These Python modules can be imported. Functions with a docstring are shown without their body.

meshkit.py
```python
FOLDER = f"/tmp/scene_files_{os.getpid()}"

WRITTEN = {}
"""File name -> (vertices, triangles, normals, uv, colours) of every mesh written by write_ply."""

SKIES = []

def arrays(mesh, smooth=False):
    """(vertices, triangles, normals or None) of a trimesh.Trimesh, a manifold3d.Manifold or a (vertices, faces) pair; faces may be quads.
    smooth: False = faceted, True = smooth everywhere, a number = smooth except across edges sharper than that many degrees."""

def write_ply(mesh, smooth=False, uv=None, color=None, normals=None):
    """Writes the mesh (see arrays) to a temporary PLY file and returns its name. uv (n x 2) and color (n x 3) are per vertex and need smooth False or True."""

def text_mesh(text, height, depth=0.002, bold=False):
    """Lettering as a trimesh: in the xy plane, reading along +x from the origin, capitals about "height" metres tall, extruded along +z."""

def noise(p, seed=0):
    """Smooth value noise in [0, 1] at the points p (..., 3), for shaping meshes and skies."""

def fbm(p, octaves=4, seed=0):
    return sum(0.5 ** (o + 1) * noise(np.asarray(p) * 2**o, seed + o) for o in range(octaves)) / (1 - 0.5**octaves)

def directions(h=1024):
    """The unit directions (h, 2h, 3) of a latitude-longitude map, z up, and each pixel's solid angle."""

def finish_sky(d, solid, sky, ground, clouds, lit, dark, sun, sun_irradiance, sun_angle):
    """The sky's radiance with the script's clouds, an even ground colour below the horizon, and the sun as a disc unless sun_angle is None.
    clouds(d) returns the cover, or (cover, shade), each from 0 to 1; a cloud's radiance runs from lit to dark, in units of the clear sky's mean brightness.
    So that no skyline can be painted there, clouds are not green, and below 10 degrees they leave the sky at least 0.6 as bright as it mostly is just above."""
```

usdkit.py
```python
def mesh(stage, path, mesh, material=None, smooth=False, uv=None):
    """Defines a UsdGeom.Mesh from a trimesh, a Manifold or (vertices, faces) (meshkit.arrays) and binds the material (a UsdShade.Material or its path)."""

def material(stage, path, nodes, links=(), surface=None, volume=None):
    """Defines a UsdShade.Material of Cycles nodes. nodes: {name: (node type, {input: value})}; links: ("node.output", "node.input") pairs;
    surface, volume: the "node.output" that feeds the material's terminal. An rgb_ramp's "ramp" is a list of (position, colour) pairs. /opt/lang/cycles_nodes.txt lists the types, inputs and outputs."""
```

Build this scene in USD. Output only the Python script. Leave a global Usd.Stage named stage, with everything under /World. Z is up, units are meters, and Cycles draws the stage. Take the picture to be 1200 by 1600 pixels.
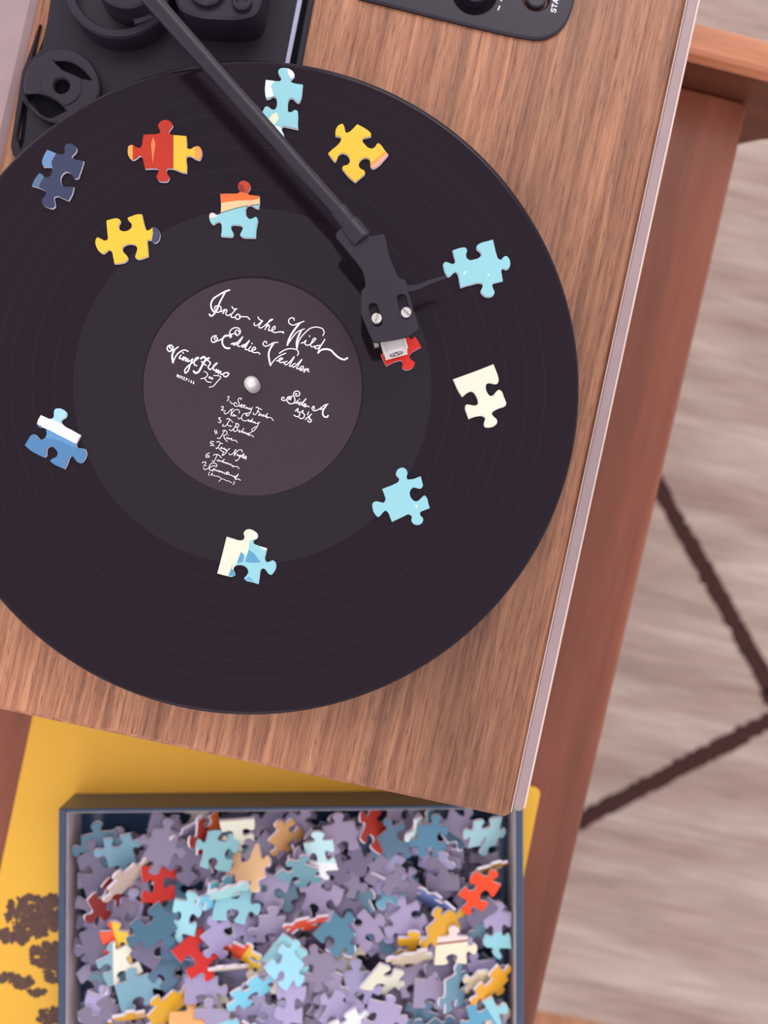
import math, random
import numpy as np, trimesh, shapely, usdkit
from shapely.geometry import Polygon, LineString, Point
from shapely import affinity
from shapely.ops import unary_union
from pxr import Usd, UsdGeom, UsdLux, UsdShade, Gf, Sdf, Vt

stage = Usd.Stage.CreateInMemory()
UsdGeom.SetStageUpAxis(stage, 'Z'); UsdGeom.SetStageMetersPerUnit(stage, 1.0)
UsdGeom.Xform.Define(stage, '/World')
rng = random.Random(7); nrg = np.random.default_rng(7)

# ------------------------------------------------------------------ camera, light, exposure
ZR = 0.136                      # height of the record's playing surface above the bench top (z = 0)
FPX = 1300.0
TA, TB = 0.0115, -0.0269        # the phone is held almost straight above, tipped a little
CAM = np.array([0.0497, -0.0623, ZR + 0.3828])
EXPOSURE = -0.75
def _rot(a, b):
    ca, sa, cb, sb = math.cos(a), math.sin(a), math.cos(b), math.sin(b)
    return np.array([[1,0,0],[0,ca,-sa],[0,sa,ca]]) @ np.array([[cb,0,sb],[0,1,0],[-sb,0,cb]])
ROT = _rot(TA, TB)
cam = UsdGeom.Camera.Define(stage, '/World/camera')
cam.CreateHorizontalApertureAttr(36.0); cam.CreateVerticalApertureAttr(48.0)
cam.CreateFocalLengthAttr(36.0 * FPX / 1200.0)
cam.CreateFStopAttr(6.8); cam.CreateFocusDistanceAttr(0.372)
cam.CreateClippingRangeAttr(Gf.Vec2f(0.01, 50)); cam.CreateExposureAttr(EXPOSURE)
m4 = Gf.Matrix4d(1.0)
for i in range(3):
    m4.SetRow(i, Gf.Vec4d(*ROT[:, i], 0))
m4.SetRow(3, Gf.Vec4d(*CAM, 1))
cam.AddTransformOp().Set(m4)

dome = UsdLux.DomeLight.Define(stage, '/World/sky_light')
dome.CreateIntensityAttr(0.62); dome.CreateColorAttr(Gf.Vec3f(0.99, 0.94, 1.01))
def rect_light(name, pos, target, w, h, power, color):
    l = UsdLux.RectLight.Define(stage, '/World/' + name)
    l.CreateWidthAttr(w); l.CreateHeightAttr(h); l.CreateIntensityAttr(power); l.CreateColorAttr(Gf.Vec3f(*color))
    z = np.array(pos, float) - np.array(target, float); z /= np.linalg.norm(z)
    x = np.cross([0, 0, 1.0], z); x /= np.linalg.norm(x); y = np.cross(z, x)
    M = Gf.Matrix4d(1.0)
    for i, v in enumerate((x, y, z)):
        M.SetRow(i, Gf.Vec4d(*v, 0))
    M.SetRow(3, Gf.Vec4d(*pos, 1)); l.AddTransformOp().Set(M)
rect_light('window_light', (0.75, 2.0, 1.9), (0.05, -0.1, 0), 1.3, 1.3, 6.2, (1.0, 0.97, 0.95))
rect_light('far_window_light', (-0.5, -2.3, 1.3), (0, -0.2, 0), 1.1, 1.1, 3.0, (1.0, 0.97, 0.95))

def at(px, py, z):
    """The point at height z that stands at this place of the photograph."""
    d = ROT @ np.array([(px - 600) / FPX, -(py - 800) / FPX, -1.0])
    t = (z - CAM[2]) / d[2]
    return CAM + d * t
def at2(pts, z):
    return np.array([at(p[0], p[1], z)[:2] for p in pts])
def crop(pts, x0, y0, s):
    return [(x0 + p[0] * s, y0 + p[1] * s) + tuple(p[2:]) for p in pts]

# ------------------------------------------------------------------ naming
_used = {}
def path_for(name, parent='/World'):
    key = f'{parent}/{name}'
    n = _used.get(key, -1) + 1; _used[key] = n
    return key if n == 0 else f'{key}_{n:03d}'
def tag(prim, label=None, cat=None, group=None, kind=None):
    for k, v in (('label', label), ('category', cat), ('group', group), ('kind', kind)):
        if v: prim.SetCustomDataByKey(k, v)
    return prim
def thing(name, label, cat, loc=(0, 0, 0), rotz=0.0, group=None, kind=None):
    x = UsdGeom.Xform.Define(stage, path_for(name))
    x.AddTranslateOp().Set(Gf.Vec3d(*map(float, loc)))
    if rotz: x.AddRotateZOp().Set(float(rotz))
    tag(x.GetPrim(), label, cat, group, kind)
    return x.GetPrim()
def obj(name, mesh, m, parent=None, smooth=30, label=None, kind=None):
    p = '/World' if parent is None else str(parent.GetPath())
    o = usdkit.mesh(stage, path_for(name, p), mesh, m, smooth=smooth)
    tag(o.GetPrim(), label, None, None, kind)
    return o.GetPrim()

# ------------------------------------------------------------------ materials
def S(r, g, b):
    return tuple(((c / 255) / 12.92 if c / 255 <= 0.04045 else ((c / 255 + 0.055) / 1.055) ** 2.4) for c in (r, g, b))
UsdGeom.Scope.Define(stage, '/World/Looks')
def plain(name, col, rough=0.5, spec=0.5, metal=0.0, bump=0.0, bscale=800.0, vary=0.0, coat=0.0):
    nodes = {'p': ('principled_bsdf', {'base_color': col, 'roughness': rough, 'specular_ior_level': spec, 'metallic': metal, 'coat_weight': coat})}
    links = []
    if bump or vary:
        nodes['tc'] = ('texture_coordinate', {})
        nodes['n'] = ('noise_texture', {'scale': bscale, 'detail': 3.0})
        links.append(('tc.object', 'n.vector'))
    if bump:
        nodes['b'] = ('bump', {'strength': bump, 'distance': 0.0004})
        links += [('n.fac', 'b.height'), ('b.normal', 'p.normal')]
    if vary:
        nodes['r'] = ('rgb_ramp', {'ramp': [(0.3, tuple(c * (1 - vary) for c in col)), (0.7, tuple(min(1, c * (1 + vary)) for c in col))]})
        links += [('n.fac', 'r.fac'), ('r.color', 'p.base_color')]
    return usdkit.material(stage, '/World/Looks/' + name, nodes, links, surface='p.BSDF')
def wood(name, light, mid, dark, sx, sy, fleck=0.6, rough=0.45, split=None, rot=0.0, bump=0.15, spec=0.4):
    """Grain runs along local y. split: (x, factor) makes the veneer to the right of x darker, as two leaves of veneer."""
    N = {'tc': ('texture_coordinate', {}),
         'm0': ('mapping', {'rotation': (0, 0, rot)}),
         'm1': ('mapping', {'scale': (sx, sy, sx)}),
         'm2': ('mapping', {'scale': (sx * 4.2, sy * 8, sx * 4.2)}),
         'm3': ('mapping', {'scale': (26, 3.0, 26)}),
         'n1': ('noise_texture', {'scale': 1.0, 'detail': 4.0, 'roughness': 0.6, 'distortion': 0.6}),
         'n2': ('noise_texture', {'scale': 1.0, 'detail': 3.0, 'roughness': 0.65}),
         'n3': ('noise_texture', {'scale': 1.0, 'detail': 2.0, 'distortion': 0.4}),
         'r1': ('rgb_ramp', {'ramp': [(0.30, dark), (0.48, mid), (0.68, light)]}),
         'r2': ('rgb_ramp', {'ramp': [(0.30, tuple(1 - fleck * k for k in (0.55, 0.68, 0.75))), (0.47, (1, 1, 1)), (0.62, (1.06, 1.07, 1.08))]}),
         'r3': ('rgb_ramp', {'ramp': [(0.34, (0.77, 0.75, 0.74)), (0.64, (1.14, 1.12, 1.09))]}),
         'x1': ('mix_color', {'blend_type': 'multiply', 'fac': 1.0}),
         'x2': ('mix_color', {'blend_type': 'multiply', 'fac': 1.0}),
         'b': ('bump', {'strength': bump, 'distance': 0.0003}),
         'p': ('principled_bsdf', {'roughness': rough, 'specular_ior_level': spec})}
    L = [('tc.object', 'm0.vector')] + [('m0.vector', f'm{i}.vector') for i in (1, 2, 3)] + [(f'm{i}.vector', f'n{i}.vector') for i in (1, 2, 3)]
    L += [(f'n{i}.fac', f'r{i}.fac') for i in (1, 2, 3)] + [('r1.color', 'x1.a'), ('r2.color', 'x1.b'), ('x1.result', 'x2.a'), ('r3.color', 'x2.b'), ('n2.fac', 'b.height'), ('b.normal', 'p.normal')]
    out = 'x2.result'
    if split:
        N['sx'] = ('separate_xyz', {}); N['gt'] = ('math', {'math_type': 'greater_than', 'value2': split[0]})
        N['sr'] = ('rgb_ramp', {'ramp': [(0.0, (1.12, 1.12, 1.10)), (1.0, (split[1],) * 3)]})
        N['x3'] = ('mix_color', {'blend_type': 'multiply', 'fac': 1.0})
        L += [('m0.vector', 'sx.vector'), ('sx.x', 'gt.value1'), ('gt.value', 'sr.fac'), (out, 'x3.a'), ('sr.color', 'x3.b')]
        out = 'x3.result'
    L.append((out, 'p.base_color'))
    return usdkit.material(stage, '/World/Looks/' + name, N, L, surface='p.BSDF')

BLACK = plain('black_plastic', (0.015, 0.0105, 0.0195), 0.5, 0.30, bump=0.08, bscale=3000)
BLACK2 = plain('black_satin', (0.019, 0.0135, 0.024), 0.36, 0.36)
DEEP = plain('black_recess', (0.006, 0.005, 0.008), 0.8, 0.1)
GREYP = plain('grey_plastic', S(160, 138, 138), 0.38, 0.5, vary=0.05, bscale=60)
EDGE = plain('pale_edge', S(225, 200, 190), 0.3, 0.5)
STEEL = plain('brushed_steel', (0.80, 0.77, 0.74), 0.5, 0.5, metal=0.55, bump=0.3, bscale=900)
SCREW = plain('screw_nickel', (0.60, 0.56, 0.53), 0.4, 0.5, metal=0.6)
LITWALL = plain('lit_wall_grey', S(165, 165, 190), 0.35, 0.5, metal=0.3)
WHITEP = plain('white_plastic', S(225, 220, 216), 0.4, 0.5)
INK = plain('dark_ink', S(70, 62, 68), 0.6, 0.2)
LETTER = plain('white_ink', S(244, 240, 246), 0.6, 0.2)
LABEL = plain('black_label_paper', S(66, 54, 60), 0.85, 0.15, bump=0.1, bscale=2500, vary=0.06)
RUBBER = plain('black_rubber', (0.015, 0.014, 0.016), 0.8, 0.2)
BLUE = plain('blue_box_paper', S(46, 68, 96), 0.16, 0.6, vary=0.10, bscale=90)
LINING = plain('box_lining', S(196, 182, 180), 0.8, 0.2, vary=0.06, bscale=120)
SLEEVE = plain('yellow_sleeve_card', S(238, 182, 62), 0.55, 0.3, bump=0.12, bscale=1200, vary=0.04)
PRINT = plain('brown_print', S(96, 70, 60), 0.6, 0.25, vary=0.2, bscale=300)
RUGLINE = plain('dark_rug_yarn', S(66, 44, 40), 0.95, 0.1, vary=0.35, bscale=350)

def vinyl(name, grooved):
    N = {'tc': ('texture_coordinate', {}), 'mp': ('mapping', {'scale': (1, 1, 0)}), 'len': ('vector_math', {'math_type': 'length'}),
         'w': ('math', {'math_type': 'multiply', 'value2': 900.0}),
         'n': ('noise_texture', {'dimensions': '1D', 'scale': 1.0, 'detail': 3.0, 'roughness': 0.7}),
         'b': ('bump', {'strength': 0.10 if grooved else 0.02, 'distance': 0.0002}),
         'p': ('principled_bsdf', {'base_color': (0.0095, 0.0050, 0.0088) if grooved else (0.0125, 0.0085, 0.0115), 'roughness': 0.16 if grooved else 0.05, 'specular_ior_level': 0.20 if grooved else 0.27, 'specular_tint': (1.0, 0.86, 1.0)})}
    L = [('tc.object', 'mp.vector'), ('mp.vector', 'len.vector1'), ('len.value', 'w.value1'), ('w.value', 'n.w'), ('n.fac', 'b.height'), ('b.normal', 'p.normal')]
    return usdkit.material(stage, '/World/Looks/' + name, N, L, surface='p.BSDF')
VINYL, GROOVE = vinyl('vinyl', False), vinyl('vinyl_grooves', True)

PIECE = usdkit.material(stage, '/World/Looks/printed_card', {
    'a': ('attribute', {'attribute': 'tint'}), 'tc': ('texture_coordinate', {}), 'n': ('noise_texture', {'scale': 1800.0, 'detail': 2.0}),
    'b': ('bump', {'strength': 0.08, 'distance': 0.0002}), 'p': ('principled_bsdf', {'roughness': 0.42, 'specular_ior_level': 0.35})},
    [('a.color', 'p.base_color'), ('tc.object', 'n.vector'), ('n.fac', 'b.height'), ('b.normal', 'p.normal')], surface='p.BSDF')

# ------------------------------------------------------------------ shape helpers
def spline(pts, closed=True, sub=3):
    """Catmull-Rom through pts; a point with a third entry is a corner."""
    P = np.array([p[:2] for p in pts], float); n = len(P)
    corner = [len(p) > 2 for p in pts]
    out = []
    for i in range(n if closed else n - 1):
        p1, p2 = P[i], P[(i + 1) % n]
        if closed:
            p0, p3 = P[i - 1], P[(i + 2) % n]
        else:
            p0, p3 = P[max(i - 1, 0)], P[min(i + 2, n - 1)]
        if corner[i]: p0 = 2 * p1 - p2
        if corner[(i + 1) % n]: p3 = 2 * p2 - p1
        L = np.linalg.norm(p2 - p1)
        def tangent(a, b, c):
            d1, d2 = np.linalg.norm(b - a) + 1e-9, np.linalg.norm(c - b) + 1e-9
            return ((b - a) / d1 * d2 + (c - b) / d2 * d1) / (d1 + d2)
        t1, t2 = tangent(p0, p1, p2) * L, tangent(p1, p2, p3) * L
        for k in range(sub):
            t = k / sub
            out.append((2*t**3 - 3*t**2 + 1) * p1 + (t**3 - 2*t**2 + t) * t1 + (-2*t**3 + 3*t**2) * p2 + (t**3 - t**2) * t2)
    if not closed: out.append(P[-1])
    return np.array(out)
def ring_inset(ring, d):
    """Moves every corner of a counter-clockwise ring inwards by d."""
    a, b = np.roll(ring, 1, 0), np.roll(ring, -1, 0)
    e1, e2 = ring - a, b - ring
    n1 = np.stack([-e1[:, 1], e1[:, 0]], 1) / (np.linalg.norm(e1, axis=1, keepdims=True) + 1e-12)
    n2 = np.stack([-e2[:, 1], e2[:, 0]], 1) / (np.linalg.norm(e2, axis=1, keepdims=True) + 1e-12)
    n = n1 + n2; n /= np.linalg.norm(n, axis=1, keepdims=True) + 1e-12
    c = np.clip((n * n1).sum(1, keepdims=True), 0.6, 1)
    return ring + n * d / c
def clean_ring(r):
    r = np.asarray(r, float)
    if np.allclose(r[0], r[-1]): r = r[:-1]
    keep = np.linalg.norm(r - np.roll(r, 1, 0), axis=1) > 1e-6
    return r[keep]
def prism(poly, z0, z1, bevel=0.0, bottom=True):
    """Upright prism of a shapely polygon (holes allowed) whose upper rim is chamfered."""
    meshes = []
    for g in getattr(poly, 'geoms', [poly]):
        if g.is_empty or g.geom_type != 'Polygon': continue
        g = shapely.geometry.polygon.orient(g, 1.0)
        V, F, tops = [], [], []
        def strip(r0, za, r1, zb):
            n, o = len(r0), len(V)
            for r, z in ((r0, za), (r1, zb)): V.extend([(x, y, z) for x, y in r])
            for i in range(n):
                j = (i + 1) % n
                F.extend([(o + i, o + j, o + n + j), (o + i, o + n + j, o + n + i)])
        for ring in [g.exterior] + list(g.interiors):
            r = clean_ring(ring.coords)
            if len(r) < 3 or Polygon(r).area < 1e-10: continue
            strip(r, z0, r, z1 - bevel)
            ri = ring_inset(r, bevel) if bevel else r
            if bevel: strip(r, z1 - bevel, ri, z1)
            tops.append(ri)
        top = Polygon(tops[0], tops[1:])
        if not top.is_valid: top = top.buffer(0)
        for gg, z, flip in [(t, z1, False) for t in getattr(top, 'geoms', [top])] + ([(g, z0, True)] if bottom else []):
            v, f = trimesh.creation.triangulate_polygon(gg, engine='earcut')
            o = len(V); V.extend([(x, y, z) for x, y in v])
            for a, b, c in f:
                s = (v[b][0]-v[a][0])*(v[c][1]-v[a][1]) - (v[b][1]-v[a][1])*(v[c][0]-v[a][0])
                t = (a, b, c) if (s > 0) != flip else (a, c, b)
                F.append(tuple(o + q for q in t))
        meshes.append(trimesh.Trimesh(np.array(V), np.array(F), process=True))
    return trimesh.util.concatenate(meshes)
def rbox(x0, x1, y0, y1, z0, z1, r=0.0, bevel=0.001):
    p = shapely.box(x0, y0, x1, y1)
    if r: p = p.buffer(-r).buffer(r, quad_segs=6)
    return prism(p, z0, z1, bevel)
def lathe(profile, loc=(0, 0, 0), sections=64):
    m = trimesh.creation.revolve(np.array(profile, float), sections=sections)
    if m.volume < 0: m.invert()
    m.apply_translation(loc); return m
def tube(path, radii, n=20):
    path = np.asarray(path, float); rad = np.broadcast_to(radii, (len(path),))
    T = np.gradient(path, axis=0); T /= np.linalg.norm(T, axis=1, keepdims=True)
    V, F = [], []
    for p, t, r in zip(path, T, rad):
        u = np.cross(t, [0, 0, 1.0]); u /= np.linalg.norm(u); w = np.cross(u, t)
        for k in range(n):
            a = 2 * math.pi * k / n; V.append(p + r * (math.cos(a) * u + math.sin(a) * w))
    for i in range(len(path) - 1):
        for k in range(n):
            a, b = i*n + k, i*n + (k+1) % n
            F += [(a, b, b + n), (a, b + n, a + n)]
    V += [path[0], path[-1]]
    for k in range(n):
        F += [(len(V)-2, (k+1) % n, k), (len(V)-1, (len(path)-1)*n + k, (len(path)-1)*n + (k+1) % n)]
    m = trimesh.Trimesh(np.array(V), np.array(F), process=False); m.fix_normals(); return m
def to_local(pts, loc, rotz):
    a = -math.radians(rotz); p = np.asarray(pts)[:, :2] - np.asarray(loc)[:2]
    return p @ np.array([[math.cos(a), math.sin(a)], [-math.sin(a), math.cos(a)]])

# ================================================================== FLOOR, RUG, BENCH
FZ = -0.45
OAK = wood('floor_oak', S(196, 142, 100), S(178, 122, 84), S(150, 98, 66), 60, 4, 0.4, 0.5)
floor = thing('floor', 'honey coloured wooden floor boards showing past the rug', None, kind='structure')
RUGROT = -12.0
c0 = at(880, 1583, FZ)
ca, sa = math.cos(math.radians(RUGROT)), math.sin(math.radians(RUGROT))
E1, E2 = np.array([ca, sa]), np.array([-sa, ca])
for k in range(-3, 14):
    q = lambda u, v: c0[:2] + E1 * u + E2 * v
    w = 0.12
    base = k * w - 0.82
    pl = Polygon([q(-1.2, base + 0.001), q(1.6, base + 0.001), q(1.6, base + w - 0.001), q(-1.2, base + w - 0.001)])
    obj('floor_board', prism(pl, FZ - 0.02, FZ - 0.008 + 0.0004 * (k % 3), 0.001), OAK, floor)

RUG = usdkit.material(stage, '/World/Looks/rug_pile', {
    'g': ('geometry', {}), 'm': ('mapping', {'rotation': (0, 0, math.radians(12)), 'scale': (1, 1, 0)}),
    'm1': ('mapping', {'scale': (2.6, 24, 1)}), 'm2': ('mapping', {'scale': (16, 180, 1)}), 'm3': ('mapping', {'scale': (420, 420, 1)}),
    'n1': ('noise_texture', {'scale': 1.0, 'detail': 3.0, 'roughness': 0.6, 'distortion': 0.3}),
    'n2': ('noise_texture', {'scale': 1.0, 'detail': 2.0}), 'n3': ('noise_texture', {'scale': 1.0, 'detail': 2.0}),
    'r1': ('rgb_ramp', {'ramp': [(0.32, S(156, 134, 122)), (0.50, S(176, 155, 143)), (0.68, S(196, 178, 165))]}),
    'r2': ('rgb_ramp', {'ramp': [(0.3, (0.86, 0.85, 0.84)), (0.7, (1.08, 1.08, 1.08))]}),
    'x': ('mix_color', {'blend_type': 'multiply', 'fac': 1.0}), 'b': ('bump', {'strength': 0.5, 'distance': 0.004}),
    'p': ('principled_bsdf', {'roughness': 0.95, 'specular_ior_level': 0.1, 'sheen_weight': 0.15})},
    [('g.position', 'm.vector'), ('m.vector', 'm1.vector'), ('m.vector', 'm2.vector'), ('m.vector', 'm3.vector'), ('m1.vector', 'n1.vector'), ('m2.vector', 'n2.vector'), ('m3.vector', 'n3.vector'),
     ('n1.fac', 'r1.fac'), ('n2.fac', 'r2.fac'), ('r1.color', 'x.a'), ('r2.color', 'x.b'), ('x.result', 'p.base_color'), ('n3.fac', 'b.height'), ('b.normal', 'p.normal')], surface='p.BSDF')
rug = thing('area_rug', 'cream and taupe rug with dark lattice lines, on the floor beside the bench', 'rug', (c0[0], c0[1], FZ), RUGROT)
# ribbed rows of pile: heightfield in the rug's own frame (x along the rows)
nx, ny = 40, 420
gx, gy = np.linspace(-1.0, 1.2, nx), np.linspace(0.0, 1.35, ny)
X, Y = np.meshgrid(gx, gy)
import meshkit
Z = 0.004 + 0.0022 * np.abs(np.sin(Y * math.pi / 0.0105)) + 0.002 * meshkit.noise(np.stack([X * 14, Y * 40, 0 * X], -1), 3)
V = np.stack([X, Y, Z], -1).reshape(-1, 3)
I = np.arange(nx * ny).reshape(ny, nx)
F = np.stack([I[:-1, :-1], I[:-1, 1:], I[1:, 1:], I[1:, :-1]], -1).reshape(-1, 4)
edge = np.concatenate([I[0, :], I[1:, -1], I[-1, -2::-1], I[-2:0:-1, 0]])
Vb = V[edge].copy(); Vb[:, 2] = -0.008
n0 = len(V); ne = len(edge)
side = [(edge[(k + 1) % ne], edge[k], n0 + k, n0 + (k + 1) % ne) for k in range(ne)]
obj('pile', (np.vstack([V, Vb]), np.vstack([F, np.array(side)])), RUG, rug, smooth=50, kind='stuff')
def rug_line(pxs, w):
    pts = to_local(at2(pxs, FZ + 0.006), c0, RUGROT)
    d = pts[-1] - pts[0]; n = max(30, int(np.linalg.norm(d) / 0.006))
    t = np.linspace(0, 1, n)[:, None]; c = pts[0] + d * t
    nv = np.array([-d[1], d[0]]) / np.linalg.norm(d)
    jit = nrg.normal(0, 0.0012, (n, 2))
    a = c + nv * (w / 2 + jit[:, :1]); b = c - nv * (w / 2 + jit[:, 1:])
    return prism(Polygon(np.vstack([a, b[::-1]])).buffer(0), -0.006, 0.0085, 0.0015)
for line in (((1010, 727), (1240, 1140)), ((840, 1318), (1240, 1106)), ((1190, 1090), (1420, 1010))):
    obj('dark_line', rug_line(line, 0.0195), RUGLINE, rug, label='dark brown line woven into the rug')

# --- bench the turntable stands on
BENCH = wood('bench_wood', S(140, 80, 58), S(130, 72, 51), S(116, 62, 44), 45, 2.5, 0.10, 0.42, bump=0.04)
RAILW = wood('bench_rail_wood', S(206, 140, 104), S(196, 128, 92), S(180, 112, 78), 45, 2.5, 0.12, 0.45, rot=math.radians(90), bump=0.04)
br0, br1 = at(1173, 149, 0), at(836, 1600, 0)
bd = br0 - br1; BROT = math.degrees(math.atan2(-bd[0], bd[1]))
bench = thing('wooden_bench', 'reddish brown wooden bench under the turntable, with a raised end rail', 'bench', (br0[0], br0[1], 0), BROT)
def bl(px, py, z): return to_local([at(px, py, z)], br0, BROT)[0]
ry0 = bl(1100, 85, 0.036)[1]; ry1 = bl(1109, 38, 0.036)[1]
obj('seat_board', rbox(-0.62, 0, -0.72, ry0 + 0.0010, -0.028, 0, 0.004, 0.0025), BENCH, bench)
SHADEW = wood('bench_wood_shade_tone', S(110, 62, 44), S(100, 54, 38), S(86, 46, 32), 45, 2.5, 0.10, 0.45, rot=math.radians(90), bump=0.04)  # shade on the rail's front face, put into a darker wood colour
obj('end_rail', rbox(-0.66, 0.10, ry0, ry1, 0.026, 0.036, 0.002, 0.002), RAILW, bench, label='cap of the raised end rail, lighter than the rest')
ap = Polygon([(-0.65, 0.0255), (0.098, 0.0255), (0.098, -0.024), (0.060, -0.026), (0.040, -0.030), (0.026, -0.040), (0.012, -0.058), (0.0, -0.070), (-0.02, -0.078), (-0.65, -0.078)])
def apron(y):
    m = trimesh.creation.extrude_polygon(ap, 0.014, engine='earcut')
    m.apply_transform(trimesh.transformations.rotation_matrix(math.pi / 2, (1, 0, 0))); m.apply_translation((0, y, 0)); return m
obj('apron', apron(ry0 + 0.0155), SHADEW, bench, label='apron board below the rail cap, darkened to stand for shade')
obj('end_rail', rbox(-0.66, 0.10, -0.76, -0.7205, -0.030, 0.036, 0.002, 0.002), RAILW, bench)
for x in (-0.075, -0.60):
    for y in (ry0 + 0.001, -0.758):
        obj('leg', rbox(x, x + 0.036, y, y + (ry1 - ry0) - 0.002, FZ - 0.005, -0.0790, 0.003, 0.002), BENCH, bench)
obj('stretcher', rbox(-0.60, -0.05, -0.745, -0.72 - 0.002, -0.30, -0.26, 0.002, 0.002), BENCH, bench)

# ================================================================== ALBUM SLEEVE
SZ = 0.004
tr = at(846, 1233, SZ); SROT = -11.6
sl = to_local([at(50, 1119, SZ)], tr, SROT)[0]; SW = -sl[0]
sleeve = thing('album_sleeve', 'flat yellow card sleeve printed with dark tree foliage, under the open puzzle box', 'record sleeve', (tr[0], tr[1], 0), SROT)
obj('cover', rbox(-SW, 0, -SW, 0, 0.0, SZ, 0.004, 0.0008), SLEEVE, sleeve)
blobs = []
def foliage(cx, cy, rx, ry, n, seed):
    r = random.Random(seed)
    for _ in range(int(n * 1.7)):
        a, q = r.uniform(0, 2 * math.pi), math.sqrt(r.random())
        p = at(cx + rx * q * math.cos(a), cy + ry * q * math.sin(a), SZ)
        p = to_local([p], tr, SROT)[0]
        s = r.uniform(0.0007, 0.0026)
        k = r.randint(5, 8)
        blobs.append(Polygon([(p[0] + s * r.uniform(0.5, 1.25) * math.cos(2*math.pi*i/k), p[1] + s * r.uniform(0.5, 1.25) * math.sin(2*math.pi*i/k)) for i in range(k)]).buffer(0))
for i, (cx, cy, rx, ry, n) in enumerate(((45, 1432, 36, 34, 130), (28, 1460, 26, 14, 40), (80, 1415, 16, 16, 40), (70, 1440, 24, 22, 60), (75, 1492, 30, 20, 75), (84, 1515, 16, 22, 50), (8, 1465, 10, 12, 18),
        (10, 1528, 14, 8, 22), (35, 1535, 14, 9, 26), (58, 1550, 16, 5, 16), (78, 1588, 18, 14, 40), (150, 1450, 40, 60, 120), (60, 1640, 50, 30, 120))):
    foliage(cx, cy, rx, ry, n, 50 + i)
fol = unary_union(blobs).intersection(shapely.box(-SW + 0.001, -SW + 0.001, -0.001, -0.001)).simplify(0.00015)
obj('printed_foliage', prism(fol, SZ - 0.0002, SZ + 0.00006), PRINT, sleeve, label='dark brown print of tree foliage')

# ================================================================== TURNTABLE
PT = 0.113                                   # top of the wooden plinth
pc = at(796, 1279, PT); PROT = -12.45
tt = thing('turntable', 'record player with walnut plinth and black tonearm, under the vinyl record', 'turntable', (pc[0], pc[1], 0), PROT)
def L(px, py, z): return to_local([at(px, py, z)], pc, PROT)[0]
def LP(pts, z): return to_local(at2(pts, z), pc, PROT)
PX0 = L(34, 100, PT)[0]
splitx = L(786, 140, PT)[0]
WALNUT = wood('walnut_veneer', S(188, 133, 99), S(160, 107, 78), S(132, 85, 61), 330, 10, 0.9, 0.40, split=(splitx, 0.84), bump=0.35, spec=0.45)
body = trimesh.util.concatenate([prism(shapely.box(PX0, 0, 0, 0.47).buffer(-0.003).buffer(0.003, quad_segs=5), 0.022, PT, 0.0022)])
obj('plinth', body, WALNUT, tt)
fx = L(818, 1240, PT - 0.002)[0]
fp = shapely.box(0.0006, 0.004, max(0.0062, fx + 0.0012), 0.466).buffer(-0.0025).buffer(0.0025, quad_segs=5)
obj('front_panel', prism(fp, 0.024, PT - 0.001, 0.0007), GREYP, tt, label='grey plastic strip along the front of the plinth')
obj('front_bead', rbox(0.0058, 0.0068, 0.006, 0.464, 0.05, PT - 0.0008, 0, 0.0003), EDGE, tt, label='thin pale edge of the front strip')
obj('front_bead', rbox(0.0001, 0.0005, 0.003, 0.467, 0.05, PT - 0.0006, 0, 0.0001), EDGE, tt, label='thin pale joint between wood and front strip')
rp = shapely.box(PX0 - 0.034, 0.0, PX0 - 0.0003, 0.47).buffer(-0.004).buffer(0.004)
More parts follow.
